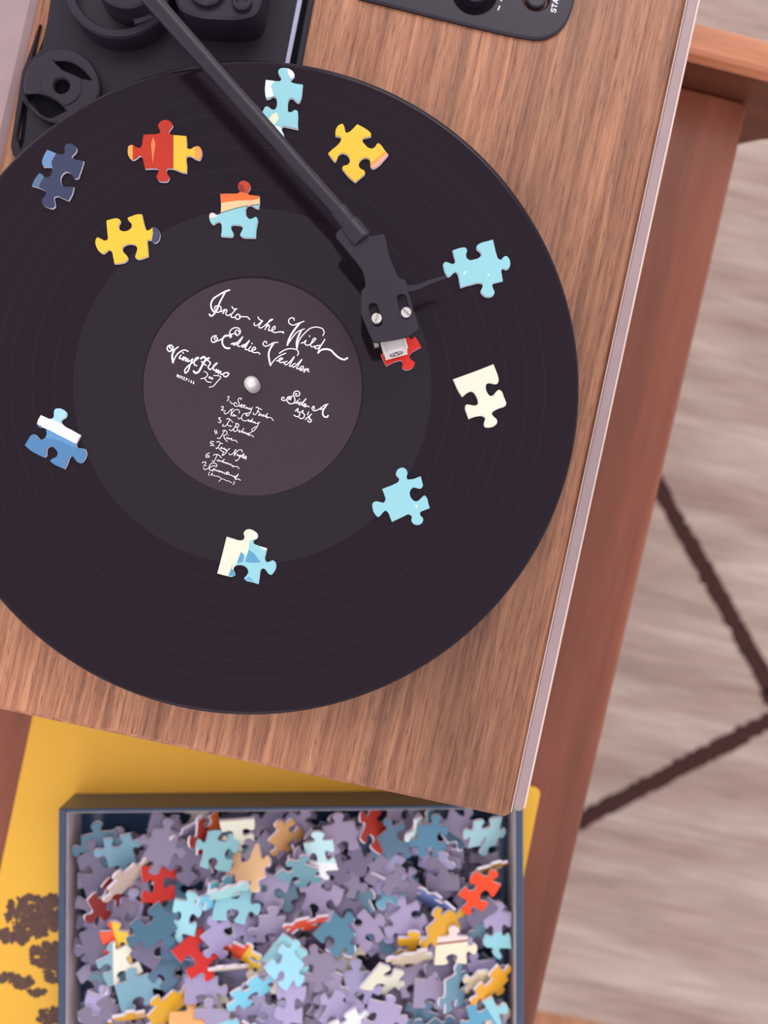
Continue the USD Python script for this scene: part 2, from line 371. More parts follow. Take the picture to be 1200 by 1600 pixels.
obj('rear_panel', prism(rp, 0.024, PT - 0.0005, 0.003), GREYP, tt, label='grey plastic strip along the rear of the plinth')
for x in (-0.04, PX0 + 0.04):
    for y in (0.045, 0.42):
        obj('foot', lathe([(0, 0), (0.019, 0), (0.021, 0.002), (0.021, 0.016), (0.018, 0.0215), (0, 0.0215)], (x, y, 0), 28), RUBBER, tt)
RC = to_local([(0.0, 0.0)], pc, PROT)[0]
obj('platter', lathe([(0, PT + 0.003), (0.144, PT + 0.003), (0.1475, PT + 0.005), (0.1475, ZR - 0.005), (0.1465, ZR - 0.004), (0.010, ZR - 0.004), (0, ZR - 0.004)], (RC[0], RC[1], 0), 128), BLACK, tt)
obj('slip_mat', lathe([(0, ZR - 0.0039), (0.146, ZR - 0.0039), (0.146, ZR - 0.0022), (0, ZR - 0.0022)], (RC[0], RC[1], 0), 96), RUBBER, tt)
obj('spindle', lathe([(0, ZR - 0.004), (0.0034, ZR - 0.004), (0.0034, ZR + 0.0065), (0.0031, ZR + 0.0085), (0.0022, ZR + 0.0100), (0.0010, ZR + 0.0107), (0, ZR + 0.0109)], (RC[0], RC[1], 0), 40), STEEL, tt, label='bright steel spindle')

# control panel at the top of the photograph
CZ = PT + 0.0022
cpx = [(560, -4, 1), (584, 2), (700, 31), (780, 50), (820, 58), (846, 60), (870, 51), (887, 32), (896, 8), (904, -30), (920, -110), (925, -150, 1), (590, -160, 1)]
cp = Polygon(LP(spline(cpx), CZ))
kn = L(742, -12, CZ); bt = L(838, -4, CZ)
knob_hole = Point(*kn).buffer(0.0105, quad_segs=12); but_hole = Point(*bt).buffer(0.0062, quad_segs=12)
panel = obj('control_panel', prism(cp.difference(knob_hole).difference(but_hole), PT - 0.002, CZ, 0.0009), BLACK2, tt)
obj('knob_well', prism(knob_hole.buffer(0.0003), PT + 0.0002, PT + 0.0006), DEEP, panel)
obj('speed_knob', lathe([(0, PT + 0.0006), (0.0068, PT + 0.0006), (0.0068, CZ + 0.0035), (0.0058, CZ + 0.0045), (0, CZ + 0.0046)], (kn[0], kn[1], 0), 40), BLACK2, panel)
obj('start_button', lathe([(0, PT + 0.0003), (0.0053, PT + 0.0003), (0.0053, CZ + 0.0006), (0.0045, CZ + 0.0011), (0, CZ + 0.0008)], (bt[0], bt[1], 0), 36), BLACK2, panel)
def ribbon(pts, w, z):
    return prism(LineString(pts).buffer(w / 2, cap_style='flat'), z - 0.0002, z + 0.00006)
for a, b in (((781, 9), (778, 16)), ((785, -6), (783, 2))):
    obj('tick_mark', ribbon(LP([a, b], CZ), 0.0006, CZ), LETTER, panel)
tm = meshkit.text_mesh('START', 0.0026, 0.00015, True)
o_, q_ = L(868, 21, CZ), L(873, -1, CZ)
ang = math.atan2(q_[1] - o_[1], q_[0] - o_[0])
tm.apply_transform(trimesh.transformations.rotation_matrix(ang, (0, 0, 1))); tm.apply_translation((o_[0], o_[1], CZ - 0.00008))
obj('lettering', tm, LETTER, panel, smooth=False, label='white capital letters')

# tonearm board with its slots
BZ = PT + 0.0026
bpx = [(112, -140, 1), (76, 0), (16, 226), (19, 240), (30, 252), (120, 300, 1), (425, 330, 1), (472, 98), (490, 0), (517, -140, 1)]
bp = Polygon(LP(spline(bpx, sub=2), BZ)).buffer(0)
g1 = Polygon(LP([(96, -110), (105, -110), (78, 0), (73, 33), (64, 75), (50, 90), (55, 70), (63, 33), (69, 0)], BZ))
g2 = Polygon(LP([(36, 160), (42, 168), (36, 222), (32, 232), (26, 213)], BZ))
g3 = Polygon(LP([(494, -110), (501, -110), (480, 0), (463, 92), (448, 170), (440, 170), (454, 92), (473, 0)], BZ))
board = obj('tonearm_board', prism(bp.difference(unary_union([g1, g2, g3])), PT - 0.002, BZ, 0.0006), BLACK, tt)
obj('slot_floor', prism(bp.buffer(-0.003), PT - 0.0019, PT + 0.0004), DEEP, board)
obj('lit_wall_strip', prism(Polygon(LP([(486, -110), (493, -110), (472, 0), (453, 94), (438, 168), (430, 168), (446, 92), (464, 0)], BZ + 0.001)), BZ - 0.0005, BZ + 0.0012, 0.0004), LITWALL, board, label='bright grey strip standing for the lit wall of the recess')  # pale raised strip: light on the recess wall painted as its colour
# tonearm base, round, with a lower rim
bc = L(184, -24, PT + 0.014)
tb = obj('tonearm_base', lathe([(0, BZ - 0.001), (0.0252, BZ - 0.001), (0.0252, PT + 0.0128), (0.0245, PT + 0.014), (0.0215, PT + 0.0142), (0.0206, PT + 0.0128), (0.0206, PT + 0.0085), (0, PT + 0.0085)], (bc[0], bc[1], 0), 72), BLACK2, tt)
bc2 = L(196, -42, PT + 0.024)
obj('pivot_housing', lathe([(0, PT + 0.0086), (0.0155, PT + 0.0086), (0.0155, PT + 0.0225), (0.0147, PT + 0.0237), (0.0128, PT + 0.0239), (0.012, PT + 0.0228), (0, PT + 0.0226)], (bc2[0], bc2[1], 0), 56), BLACK2, tb)
lk0, lk1 = L(208, 32, PT + 0.0125), L(240, 24, PT + 0.0125)
obj('lift_roller', tube([(*(lk0 + (lk1 - lk0) * t), PT + 0.0118) for t in (0, 0.06, 0.94, 1)], [0.0022, 0.0032, 0.0032, 0.0022]), BLACK2, tb)
rbx = [(262, -90, 1), (268, -20), (280, 12), (305, 24), (340, 28), (380, 27), (398, 21), (407, 6), (412, -24), (424, -90, 1)]
RBZ = PT + 0.022
rb = obj('cueing_block', prism(Polygon(LP(spline(rbx), RBZ)), BZ - 0.001, RBZ, 0.0012), BLACK2, tt)
for (kx, ky, kr) in ((377, -2, 0.0046), (322, -22, 0.0085)):
    kc = L(kx, ky, RBZ + 0.003)
    obj('dial', lathe([(0, RBZ - 0.001), (kr, RBZ - 0.001), (kr, RBZ + 0.0022), (kr - 0.0007, RBZ + 0.003), (kr - 0.0018, RBZ + 0.003), (kr - 0.0024, RBZ + 0.0012), (0, RBZ + 0.0012)], (kc[0], kc[1], 0), 40), BLACK2, rb)

# tonearm
AZ0, AZ1 = ZR + 0.026, ZR + 0.0205
A0, A1 = L(214, -27, AZ0), L(536, 338, AZ1)
arm_pts = [np.array([*(A0 + (A1 - A0) * t), AZ0 + (AZ1 - AZ0) * t]) for t in np.linspace(-0.12, 1, 12)]
arm = obj('tonearm', tube(arm_pts, np.linspace(0.0040, 0.0034, 12), 28), BLACK2, tt)
def arm_piece(pa, pb, z, ra, rb_):
    a, b = L(*pa, z), L(*pb, z)
    return tube([(*(a + (b - a) * t), z) for t in (0, 0.08, 0.92, 1)], [ra * 0.9, ra, rb_, rb_ * 0.9], 28)
obj('collar', arm_piece((528, 328), (549, 356), AZ1, 0.0042, 0.0042), BLACK2, arm)
obj('neck', arm_piece((545, 350), (566, 378), AZ1 - 0.0005, 0.0052, 0.0055), BLACK2, arm)
HZ = ZR + 0.0225
hs = [(565, 352, 1), (580, 368), (583, 368), (599.5, 365, 1), (602, 372), (621, 430), (625, 434), (633, 437, 1), (654, 513, 1), (640, 524), (631, 527), (584, 534, 1), (578, 523), (564, 457), (566, 452), (571, 447), (571, 443), (565, 420), (552, 403), (534, 381), (524, 367), (530, 358), (545, 346)]
hp = Polygon(LP(spline(hs, sub=2), HZ)).buffer(0)
def slot(px, py, ln, w):
    a = LP([(px - 0.13 * ln, py - 0.48 * ln), (px + 0.13 * ln, py + 0.48 * ln)], HZ)
    return LineString(a).buffer(w / 2, quad_segs=6)
s1, s2 = slot(586.5, 491, 24, 0.0037), slot(631, 478, 26, 0.0037)
shell = obj('headshell', prism(hp.difference(s1).difference(s2), HZ - 0.0030, HZ, 0.0005), BLACK2, arm)
for (sx, sy, an) in ((588.5, 497, 1.5), (634.5, 488, -0.55)):
    c = L(sx, sy, HZ + 0.0010); r_ = 0.00225
    head = Point(0, 0).buffer(r_, quad_segs=10).difference(affinity.rotate(shapely.box(-0.003, -0.00036, 0.003, 0.00036), an, use_radians=True, origin=(0, 0)))
    mh = trimesh.util.concatenate([prism(head, HZ + 0.0001, HZ + 0.0014, 0.0002), prism(Point(0, 0).buffer(r_, quad_segs=10), HZ - 0.0035, HZ + 0.0002)])
    mh.apply_translation((c[0], c[1], 0)); obj('screw', mh, SCREW, arm, label='slotted nickel screw')
flp = [(630, 440, 1), (641, 446), (668, 438), (690, 432), (697, 431), (698, 434), (690, 437), (668, 446), (645, 455), (634, 456, 1)]
obj('finger_lift', prism(Polygon(LP(spline(flp, sub=2), HZ - 0.002)).buffer(0), HZ - 0.0031, HZ - 0.0020, 0.0002), BLACK2, arm)
# cartridge under the headshell, white stylus holder in front
HROT = 15.2
ux = (LP([(600 + 10 * 0.965, 480 - 10 * 0.262)], HZ) - LP([(600, 480)], HZ))[0]; ux /= np.linalg.norm(ux)
uy = np.array([-ux[1], ux[0]])                     # towards the pivot
def quad(c, x0, x1, y0, y1): return Polygon([c + ux * x + uy * y for x, y in ((x0, y0), (x1, y0), (x1, y1), (x0, y1))])
cc = L(617, 527, HZ - 0.003)
obj('cartridge', prism(quad(cc, -0.0082, 0.0082, 0.0020, 0.018), ZR + 0.0065, HZ - 0.0031, 0.0006), BLACK, arm)
obj('mounting_ear', prism(quad(cc, -0.0094, -0.0074, -0.0010, 0.003), ZR + 0.0125, HZ - 0.0050, 0.0006), GREYP, arm, label='small grey ear of the cartridge')
sz = ZR + 0.0100
fc = L(618.5, 547.5, sz)
mst = prism(quad(fc, -0.0052, 0.0052, 0.0, 0.0130), ZR + 0.0048, sz, 0.0005)
mv = mst.vertices                                       # the front face leans forward towards its foot
for v in mv:
    d = np.dot(v[:2] - fc, uy)
    if d < 0.003 and v[2] < sz - 0.002: v[:2] -= uy * 0.0022
mst = trimesh.Trimesh(mv, mst.faces, process=False)
sh = obj('stylus_holder', mst, WHITEP, arm, label='white stylus holder')
for x in (-0.0056, 0.0044):
    obj('side_cheek', prism(quad(fc, x, x + 0.0012, -0.0003, 0.0132), ZR + 0.0052, sz + 0.0009, 0.0003), WHITEP, arm)
# emblem on the sloping front: an ellipse with a pointed stroke in it
fn0 = np.array([*(fc), sz - 0.0006]); fn1 = np.array([*(fc - uy * 0.0022), ZR + 0.0048])
down = (fn1 - fn0) / np.linalg.norm(fn1 - fn0); ux3 = np.array([*ux, 0]); nrm = np.cross(down, ux3); nrm /= np.linalg.norm(nrm)
if nrm[2] < 0: nrm = -nrm
mid_ = (fn0 + fn1) / 2
ell = [(0.0029 * math.cos(t), 0.0012 * math.sin(t)) for t in np.linspace(0, 2 * math.pi, 33)]
marks = unary_union([LineString(ell).buffer(0.00022), LineString([(-0.0013, -0.0008), (0.0, 0.0009), (0.0013, -0.0008)]).buffer(0.0002), LineString([(-0.0022, -0.0002), (-0.0009, -0.0001)]).buffer(0.00016), LineString([(0.0009, -0.0001), (0.0022, -0.0002)]).buffer(0.00016)])
me = prism(marks, -0.00003, 0.00006)
M = np.eye(4); M[:3, 0] = ux3; M[:3, 1] = -down; M[:3, 2] = np.cross(ux3, -down); M[:3, 3] = mid_ + 0.0
if M[:3, 2] @ nrm < 0: M[:3, 2] *= -1
me.apply_transform(M); me.fix_normals()
obj('emblem', me, INK, arm, smooth=False, label='dark oval emblem on the white stylus holder')
st0 = fc + uy * 0.002
obj('stylus', tube([(*(st0 + uy * 0.006), ZR + 0.0052), (*(st0 - uy * 0.0005), ZR + 0.0028)], [0.0004, 0.0003], 8), STEEL, arm)

# ================================================================== 45 ADAPTER
AZ = BZ + 0.0046
ac = at(96, 134, AZ)
ad = thing('record_adapter', 'round black plastic adapter with a centre hole, beside the record at upper left', 'record adapter', (ac[0], ac[1], BZ))
def A(pts): return at2(pts, AZ) - ac[:2]
disc = Point(0, 0).buffer(0.0180, quad_segs=20)
cr1 = Polygon(A(spline([(84, 94, 1), (96, 94), (110, 96), (128, 107), (142, 124, 1), (130, 122), (113, 115), (97, 108)])))
cr2 = Polygon(A(spline([(38, 147, 1), (55, 145), (75, 150), (92, 160), (103, 172, 1), (92, 177), (80, 183), (68, 180), (56, 170), (46, 160)])))
hole = Point(0, 0).buffer(0.0037, quad_segs=12)
obj('disc', prism(disc.difference(unary_union([cr1, cr2, hole])), 0.0, AZ - BZ, 0.0007), BLACK2, ad)
obj('boss', prism(Point(0, 0).buffer(0.0098, quad_segs=16).difference(unary_union([hole.buffer(0.0003), cr1.buffer(0.0003), cr2.buffer(0.0003)])), AZ - BZ - 0.001, AZ - BZ + 0.0004, 0.0003), BLACK2, ad)
obj('well', prism(disc.buffer(-0.002), 0.00005, 0.0006), DEEP, ad)

# ================================================================== RECORD
rec = thing('vinyl_record', 'large black twelve inch vinyl record with a dark handwritten label, on the turntable', 'record', (0, 0, ZR))
obj('disc', lathe([(0.0036, -0.0021), (0.146, -0.0021), (0.1504, -0.0016), (0.15075, -0.0011), (0.1505, -0.0006), (0.1500, -0.0001), (0.1492, 0.0003), (0.1482, 0.00045), (0.1474, 0.0003), (0.1465, 0), (0.0815, 0), (0.0512, 0), (0.0502, -0.0001), (0.0036, -0.0001)], sections=160), GROOVE, rec, smooth=60)
obj('run_out', lathe([(0.0506, -0.0002), (0.0820, -0.0002), (0.0820, 0.00003), (0.0506, 0.00003), (0.0506, -0.0002)], sections=128), VINYL, rec, smooth=25, label='smooth run-out ring around the label')
bands = [0.0822, 0.0905, 0.1005, 0.1102, 0.1165, 0.1262, 0.1345, 0.1455]
for a, b in zip(bands[:-1], bands[1:]):
    obj('groove_band', lathe([(a + 0.00014, -0.0002), (b - 0.00014, -0.0002), (b - 0.00014, 0.00004), (a + 0.00014, 0.00004), (a + 0.00014, -0.0002)], sections=160), GROOVE, rec, smooth=25)
lc = at(395, 605.5, ZR)[:2] * 0.6
for a in bands[1:-1]:
    obj('track_gap', lathe([(a - 0.00016, -0.0001), (a + 0.00016, -0.0001), (a + 0.00016, 0.00006), (a - 0.00016, 0.00006), (a - 0.00016, -0.0001)], sections=160), VINYL, rec, smooth=25)
lab = obj('paper_label', prism(Point(*lc).buffer(0.0500, quad_segs=40).difference(Point(0, 0).buffer(0.0037, quad_segs=12)), -0.00005, 0.0001), LABEL, rec, smooth=False)
TXT = {}
def write(name, x0, y0, s, w, strokes):
    for st in strokes:
        c = crop(st, x0, y0, s)
        p = at2(spline(c, closed=False, sub=4) if len(c) > 2 else c, ZR)
        TXT.setdefault(name, []).append(LineString(p).buffer(w / 2 * 0.00025, quad_segs=4))
k = 130 / 1200
write('title_lettering', 310, 430, k, 3.0, [
    [(450,215),(390,235),(290,290),(210,350),(182,420),(200,500),(240,545)],
    [(385,250),(330,350),(290,440),(270,500),(240,545),(180,590),(160,565)]])
write('title_lettering', 310, 430, k, 2.0, [
    [(290,440),(245,450),(235,490),(262,505),(285,475),(262,470)], [(285,440),(325,460),(325,505),(285,538),(240,520)],
    [(330,530),(380,495),(355,555),(405,495),(412,505),(395,560),(430,585),(465,560)],
    [(485,455),(495,475),(530,492),(555,486)], [(545,485),(500,540),(470,590),(485,612),(520,605)],
    [(565,562),(530,608),(560,638),(602,615),(592,572),(562,565)], [(590,600),(650,600),(710,605),(740,640)],
    [(860,605),(880,640),(925,658)], [(925,655),(870,705),(830,730),(802,715),(808,690)], [(925,665),(885,715),(872,752),(905,762),(940,740)],
    [(940,740),(1000,690),(1070,635),(1045,640),(990,720),(960,785)], [(985,745),(1020,720),(1025,750),(1010,795),(1045,800)],
    [(1050,800),(1110,762),(1102,738),(1070,760),(1062,808),(1100,828),(1150,820),(1200,818),(1230,820)]])
write('title_lettering', 430, 480, k, 2.0, [
    [(60,355),(100,358),(120,375)],
    [(275,190),(265,158),(222,158),(193,195),(207,237),(260,260),(330,235),(415,205)],
    [(175,545),(240,450),(330,350),(420,315)], [(315,590),(350,470),(430,370),(520,300),(620,290),(690,320),(706,370),(688,412)],
    [(375,520),(410,510),(445,480),(430,530),(452,550),(490,545)], [(494,412),(498,424)],
    [(490,545),(560,490),(585,452),(560,450),(530,500),(512,560),(530,575),(570,562)],
    [(642,552),(592,560),(572,588),(600,600),(650,560),(715,465)], [(715,470),(670,540),(635,600),(620,655)]])
write('title_lettering', 430, 480, k, 3.4, [
    [(350,235),(290,310),(230,400),(190,490),(175,545)], [(375,340),(332,430),(308,530),(315,590)],
    [(620,658),(660,620),(720,605),(800,620),(860,680),(930,735),(1000,755),(1040,735)]])
write('artist_lettering', 310, 430, k, 2.0, [
    [(245,935),(228,915),(250,892),(275,912),(250,958),(205,970),(185,925),(215,880),(262,872)], [(205,970),(300,940),(420,870),(520,840)],
    [(545,845),(530,812),(562,792),(592,830),(560,870),(530,850)], [(560,872),(605,830),(590,772),(540,757),(470,790),(450,840),(480,880),(460,905)],
    [(470,995),(510,980),(560,982),(520,1010),(500,1000),(560,970),(640,890),(600,960),(567,1020),(600,1030)],
    [(640,1018),(695,1000),(640,1040),(622,1025),(690,990),(735,942),(700,1010),(675,1068),(720,1078)],
    [(760,1030),(725,1080),(735,1095),(770,1090)], [(772,980),(777,992)],
    [(770,1090),(828,1060),(812,1037),(782,1060),(772,1098),(810,1118),(860,1115),(890,1140)],
    [(985,985),(980,958),(945,965),(932,1000),(962,1025),(1020,1010),(1080,975),(1145,970)], [(1040,1300),(1100,1220),(1180,1160),(1260,1125)]])
write('artist_lettering', 310, 430, k, 3.2, [[(460,880),(390,872),(347,930),(352,1000),(392,1048),(450,1055)], [(1085,985),(1042,1050),(1016,1120),(1022,1220),(1040,1300)]])
write('artist_lettering', 430, 480, k, 2.0, [
    [(60,665),(150,612),(250,600),(320,622),(336,660),(322,695)],
    [(20,775),(80,762),(110,738),(72,737),(52,778),(80,800),(125,788)], [(172,780),(130,808),(150,833),(200,800),(275,715),(230,800),(207,852),(240,850)],
    [(290,810),(247,840),(262,868),(310,830),(385,755),(340,830),(312,888),(345,888)], [(345,890),(408,880),(400,852),(362,870),(357,908),(405,912)],
    [(405,912),(442,890),(415,940),(445,900),(480,890),(467,920),(490,930)]])
write('publisher_lettering', 250, 520, 0.1, 2.4, [
    [(175,245),(152,235),(165,203),(205,218),(190,260),(142,290),(112,250),(132,205),(180,192)], [(150,295),(230,260),(285,222)],
    [(205,465),(240,380),(310,300),(390,270),(440,290)], [(330,350),(302,398),(340,408)], [(358,310),(365,320)],
    [(340,410),(375,378),(357,430),(402,390),(415,398),(397,438),(432,438)], [(442,410),(432,448),(472,438),(512,410)],
    [(512,410),(470,510),(430,608),(397,632),(388,590),(430,530),(490,480)], [(490,480),(560,430),(603,387),(570,392),(532,470),(542,503),(575,513)],
    [(740,430),(790,470),(752,540),(780,575),(840,530),(893,472),(862,490),(832,560),(852,590),(890,572),(877,618),(920,588),(912,638),(950,602),(952,648),(985,650)],
    [(650,450),(720,512)], [(990,640),(1040,622),(1073,632),(1032,690),(992,672)]])
write('publisher_lettering', 250, 520, 0.1, 3.6, [[(225,268),(192,350),(205,465)], [(640,402),(690,378),(722,410),(765,395)], [(725,410),(680,470),(640,550),(590,620),(552,628),(527,602)]])
write('publisher_lettering', 250, 520, 0.1, 1.6, [
    [(690,605),(730,622),(745,660),(710,700),(640,720),(690,712),(740,765),(800,775)], [(775,685),(765,700),(780,712),(790,697),(775,685)], [(812,700),(802,715),(815,727),(826,712),(812,700)],
    [(840,670),(860,667),(950,690),(890,770),(820,840),(770,850)]])
# small catalogue line in block capitals
glyph = {'M': [[(0,0),(0.1,1),(0.4,0.3),(0.7,1),(0.8,0)]], 'O': [[(0.35,0),(0.05,0.3),(0.05,0.7),(0.35,1),(0.65,0.7),(0.65,0.3),(0.35,0)]], 'V': [[(0,1),(0.3,0),(0.6,1)]],
         'E': [[(0.5,1),(0,1)],[(0,1),(0,0)],[(0,0),(0.5,0)],[(0,0.5),(0.4,0.5)]], 'P': [[(0,0),(0,1)],[(0,1),(0.5,0.9),(0.5,0.6),(0,0.5)]], '1': [[(0.25,1),(0.25,0)]], '6': [[(0.45,1),(0.1,0.6),(0.05,0.2),(0.3,0),(0.5,0.2),(0.3,0.45),(0.08,0.3)]]}
ux_, uy_, vx_, vy_ = 36.0, 15.0, 8.0, -42.0
for i, ch in enumerate('MOVEP166'):
    for st in glyph[ch]:
        write('publisher_lettering', 250, 520, 0.1, 1.1, [[(262 + ux_ * (i + 0.8 * a) + vx_ * b, 690 + uy_ * (i + 0.8 * a) + vy_ * b) for a, b in st]])
k = 100 / 1200
write('side_lettering', 430, 590, k, 1.9, [
    [(410,310),(388,302),(384,335),(430,348),(463,300),(430,257),(372,262),(342,310),(360,370),(372,430),(330,488),(272,488),(222,430),(228,382),(270,358),(298,380),(280,415),(252,400),(268,385)],
    [(220,412),(162,433),(122,410),(132,372),(162,372),(165,392)], [(230,372),(325,348)],
    [(370,482),(400,465),(430,430),(395,472),(405,485),(435,468)], [(452,405),(457,412)], [(480,460),(442,490),(452,513),(500,480),(578,397),(532,460),(502,518),(522,524)],
    [(522,530),(578,507),(560,492),(532,528),(552,548),(600,535),(640,550)],
    [(740,590),(725,572),(735,545),(705,545),(692,590),(730,623),(800,605),(870,560),(940,510),(990,500)], [(862,560),(852,600)], [(850,598),(915,582)],
    [(378,628),(430,580),(420,640),(458,650),(448,718),(400,735),(352,702)], [(487,650),(524,617),(515,660),(548,690),(528,758),(480,768),(447,748)], [(628,642),(605,700)], [(682,685),(562,785)],
    [(612,745),(648,740),(638,780),(678,792),(668,830),(622,828),(607,802)]])
write('side_lettering', 430, 590, k, 2.8, [[(962,520),(902,610),(892,690),(930,738),(980,735),(990,712)]])
write('track_list', 340, 600, k, 1.35, [
    [(185,240),(212,235),(182,320)], [(228,318),(233,322)],
    [(430,292),(452,275),(400,268),(385,310),(408,370),(370,420),(312,400),(312,362),(350,352),(360,378)], [(300,370),(260,365),(240,335)],
    [(400,415),(440,400),(420,430),(460,382),(450,440),(482,430),(510,392),(497,445),(530,450),(550,432),(545,465),(572,447),(580,470),(612,450),(602,480),(642,460),(655,437)], [(642,460),(602,560),(552,600),(542,577),(600,530)], [(445,388),(525,408)],
    [(720,450),(740,432),(780,460),(832,482)], [(770,460),(740,540),(692,578),(667,560),(680,540)], [(740,512),(790,530)],
    [(780,560),(770,590),(802,580),(792,560),(830,580),(822,600),(852,590),(870,572),(862,610),(892,600),(940,552),(902,620),(932,610),(922,640),(962,625),(1010,640),(1045,685)],
    [(70,440),(95,417),(110,440),(80,482),(67,485),(120,500),(150,510)],
    [(120,530),(140,560),(190,545),(250,482),(300,465)], [(265,480),(258,540),(250,600)], [(250,600),(320,492),(380,482),(413,510),(400,550)], [(300,570),(285,600),(310,605),(320,582),(300,570)], [(312,590),(360,600)],
    [(385,630),(400,655),(440,637)], [(545,600),(532,572),(560,550),(502,555),(452,610),(460,668),(510,693),(560,680),(590,672),(572,700),(602,695),(615,682),(610,710),(660,652),(632,715),(652,702),(662,720),(680,702),(682,730),(710,717),(712,740),(750,735),(790,715)],
    [(770,740),(722,830),(652,888),(642,860),(720,800)],
    [(15,640),(50,632),(30,670),(68,690),(50,728),(12,715)], [(170,660),(202,647),(240,670),(285,720)], [(225,667),(182,750),(122,798),(92,780),(110,757)], [(190,767),(210,790),(232,780),(245,800),(262,785)],
    [(220,850),(250,878),(300,840),(350,762),(370,740)], [(330,742),(388,750),(400,790),(342,810),(378,830),(358,878),(312,888),(300,842)],
    [(390,880),(420,870),(402,900),(432,900),(495,832),(452,900),(482,895),(472,920),(512,902),(512,930),(542,917),(542,940),(582,920),(562,950),(640,900)], [(600,930),(582,960),(640,965),(680,995)]])
write('track_list', 310, 670, k, 1.35, [
    [(312,20),(307,60),(350,70)], [(345,32),(325,100)], [(357,88),(362,92)],
    [(355,172),(390,185),(440,122),(490,42)], [(450,42),(500,27),(540,70),(502,120),(472,122)], [(472,122),(502,200),(545,240)], [(520,182),(550,162),(547,190),(580,177),(577,195),(602,182),(630,182),(612,205),(642,215),(700,220),(730,255)], [(558,118),(562,122)],
    [(290,242),(237,237),(227,275),(270,277),(278,308),(222,315)], [(295,318),(299,322)],
    [(340,252),(370,237),(420,270),(455,280)], [(410,272),(372,340),(337,373),(332,360)], [(370,347),(440,420),(495,440)], [(430,342),(422,370),(450,362),(432,342)], [(460,372),(490,362),(482,390),(520,382),(512,410),(542,402),(590,367)], [(550,402),(502,470),(447,498),(470,450)],
    [(570,462),(590,488),(640,470),(710,392)], [(690,397),(680,450),(670,510)], [(670,510),(730,422),(790,392),(823,410),(815,440)], [(730,472),(722,500),(750,490)], [(780,492),(752,510),(780,520),(800,492),(760,560),(702,603),(700,582)], [(802,520),(860,462),(822,540),(850,532),(842,555)], [(880,502),(862,550),(900,542),(882,575)], [(858,510),(905,528)],
    [(210,452),(152,482),(142,530),(188,528),(198,502),(162,502)], [(208,532),(212,536)],
    [(280,500),(310,482),(380,492),(435,545)], [(350,492),(322,560),(282,618),(257,597)], [(360,582),(352,600),(390,587),(387,610),(412,600),(430,610),(490,572),(442,625),(472,617),(482,640),(512,627),(512,650),(542,637),(547,660),(572,650),(582,670),(612,665),(622,690),(652,690),(642,710),(682,705),(730,710),(765,750)],
    [(70,640),(92,622),(143,630),(100,700)], [(140,690),(144,700)],
    [(95,732),(120,763),(190,740),(300,692),(340,710),(348,680),(302,642),(232,660),(202,720),(222,778),(270,770),(300,742)], [(282,770),(267,800)],
    [(310,752),(312,785),(342,772),(347,795),(382,782),(382,805),(412,792),(412,815),(442,802),(452,830),(482,817),(492,845),(522,840),(552,802),(532,858),(572,855),(592,870),(622,868),(642,890),(682,888),(672,918),(750,852),(692,948),(742,940),(790,965)], [(522,817),(580,830)]])
write('track_list', 310, 670, k, 1.05, [
    [(215,812),(190,850),(205,880)], [(230,870),(265,832),(252,870),(290,870),(312,885),(342,890),(372,890),(402,910),(430,925),(382,990)], [(440,942),(470,940),(502,960),(532,975),(562,975),(602,1000),(630,1010)], [(670,985),(680,1012),(645,1045)]])
for name, polys in TXT.items():
    obj(name, prism(unary_union(polys).simplify(0.00003), 0.00005, 0.00016), LETTER, lab, smooth=False, label='white handwritten script')

# ================================================================== PUZZLE PIECES
TH = 0.0019
CARD = S(226, 218, 228)
def piece_geometry(ring, tint, regions=(), th=TH, bev=0.00032):
    """ring: counter-clockwise outline in metres. regions: (polygon, colour) printed over the plain tint. -> vertices, triangles, colours"""
    r = clean_ring(ring)
    if Polygon(r).exterior.is_ccw is False: r = r[::-1]
    ri = ring_inset(r, bev)
    V, F, C = [], [], []
    def colour(p):
        for g, c in reversed(regions):
            if g.contains(Point(p)): return c
        return tint
    n = len(r)
    def strip(r0, z0, r1, z1, cols):
        for i in range(n):
            j = (i + 1) % n; o = len(V)
            V.extend([(*r0[i], z0), (*r0[j], z0), (*r1[j], z1), (*r1[i], z1)]); C.extend([cols[i]] * 4)
            F.extend([(o, o + 1, o + 2), (o, o + 2, o + 3)])
    strip(r, 0.0, r, th - bev, [CARD] * n)
    strip(r, th - bev, ri, th, [colour(0.5 * (ri[i] + ri[(i + 1) % n])) for i in range(n)] if regions else [tint] * n)
    top = Polygon(ri)
    if not top.is_valid: top = top.buffer(0)
    left, faces = top, []
    for g, c in reversed(regions):
        faces.append((left.intersection(g), c)); left = left.difference(g)
    faces.append((left, tint))
    for g, c in faces:
        for gg in getattr(g, 'geoms', [g]):
            if gg.is_empty or gg.geom_type != 'Polygon' or gg.area < 1e-9: continue
            v, f = trimesh.creation.triangulate_polygon(gg, engine='earcut')
            o = len(V); V.extend([(x, y, th) for x, y in v]); C.extend([c] * len(v))
            for a, b, d in f:
                s = (v[b][0]-v[a][0])*(v[d][1]-v[a][1]) - (v[b][1]-v[a][1])*(v[d][0]-v[a][0])
                F.append((o + a, o + b, o + d) if s > 0 else (o + a, o + d, o + b))
    v, f = trimesh.creation.triangulate_polygon(Polygon(r).buffer(0) if not Polygon(r).is_valid else Polygon(r), engine='earcut')
    o = len(V); V.extend([(x, y, 0.0) for x, y in v]); C.extend([CARD] * len(v))
    for a, b, d in f:
        s = (v[b][0]-v[a][0])*(v[d][1]-v[a][1]) - (v[b][1]-v[a][1])*(v[d][0]-v[a][0])
        F.append((o + a, o + d, o + b) if s > 0 else (o + a, o + b, o + d))
    return np.array(V), np.array(F), np.array(C)
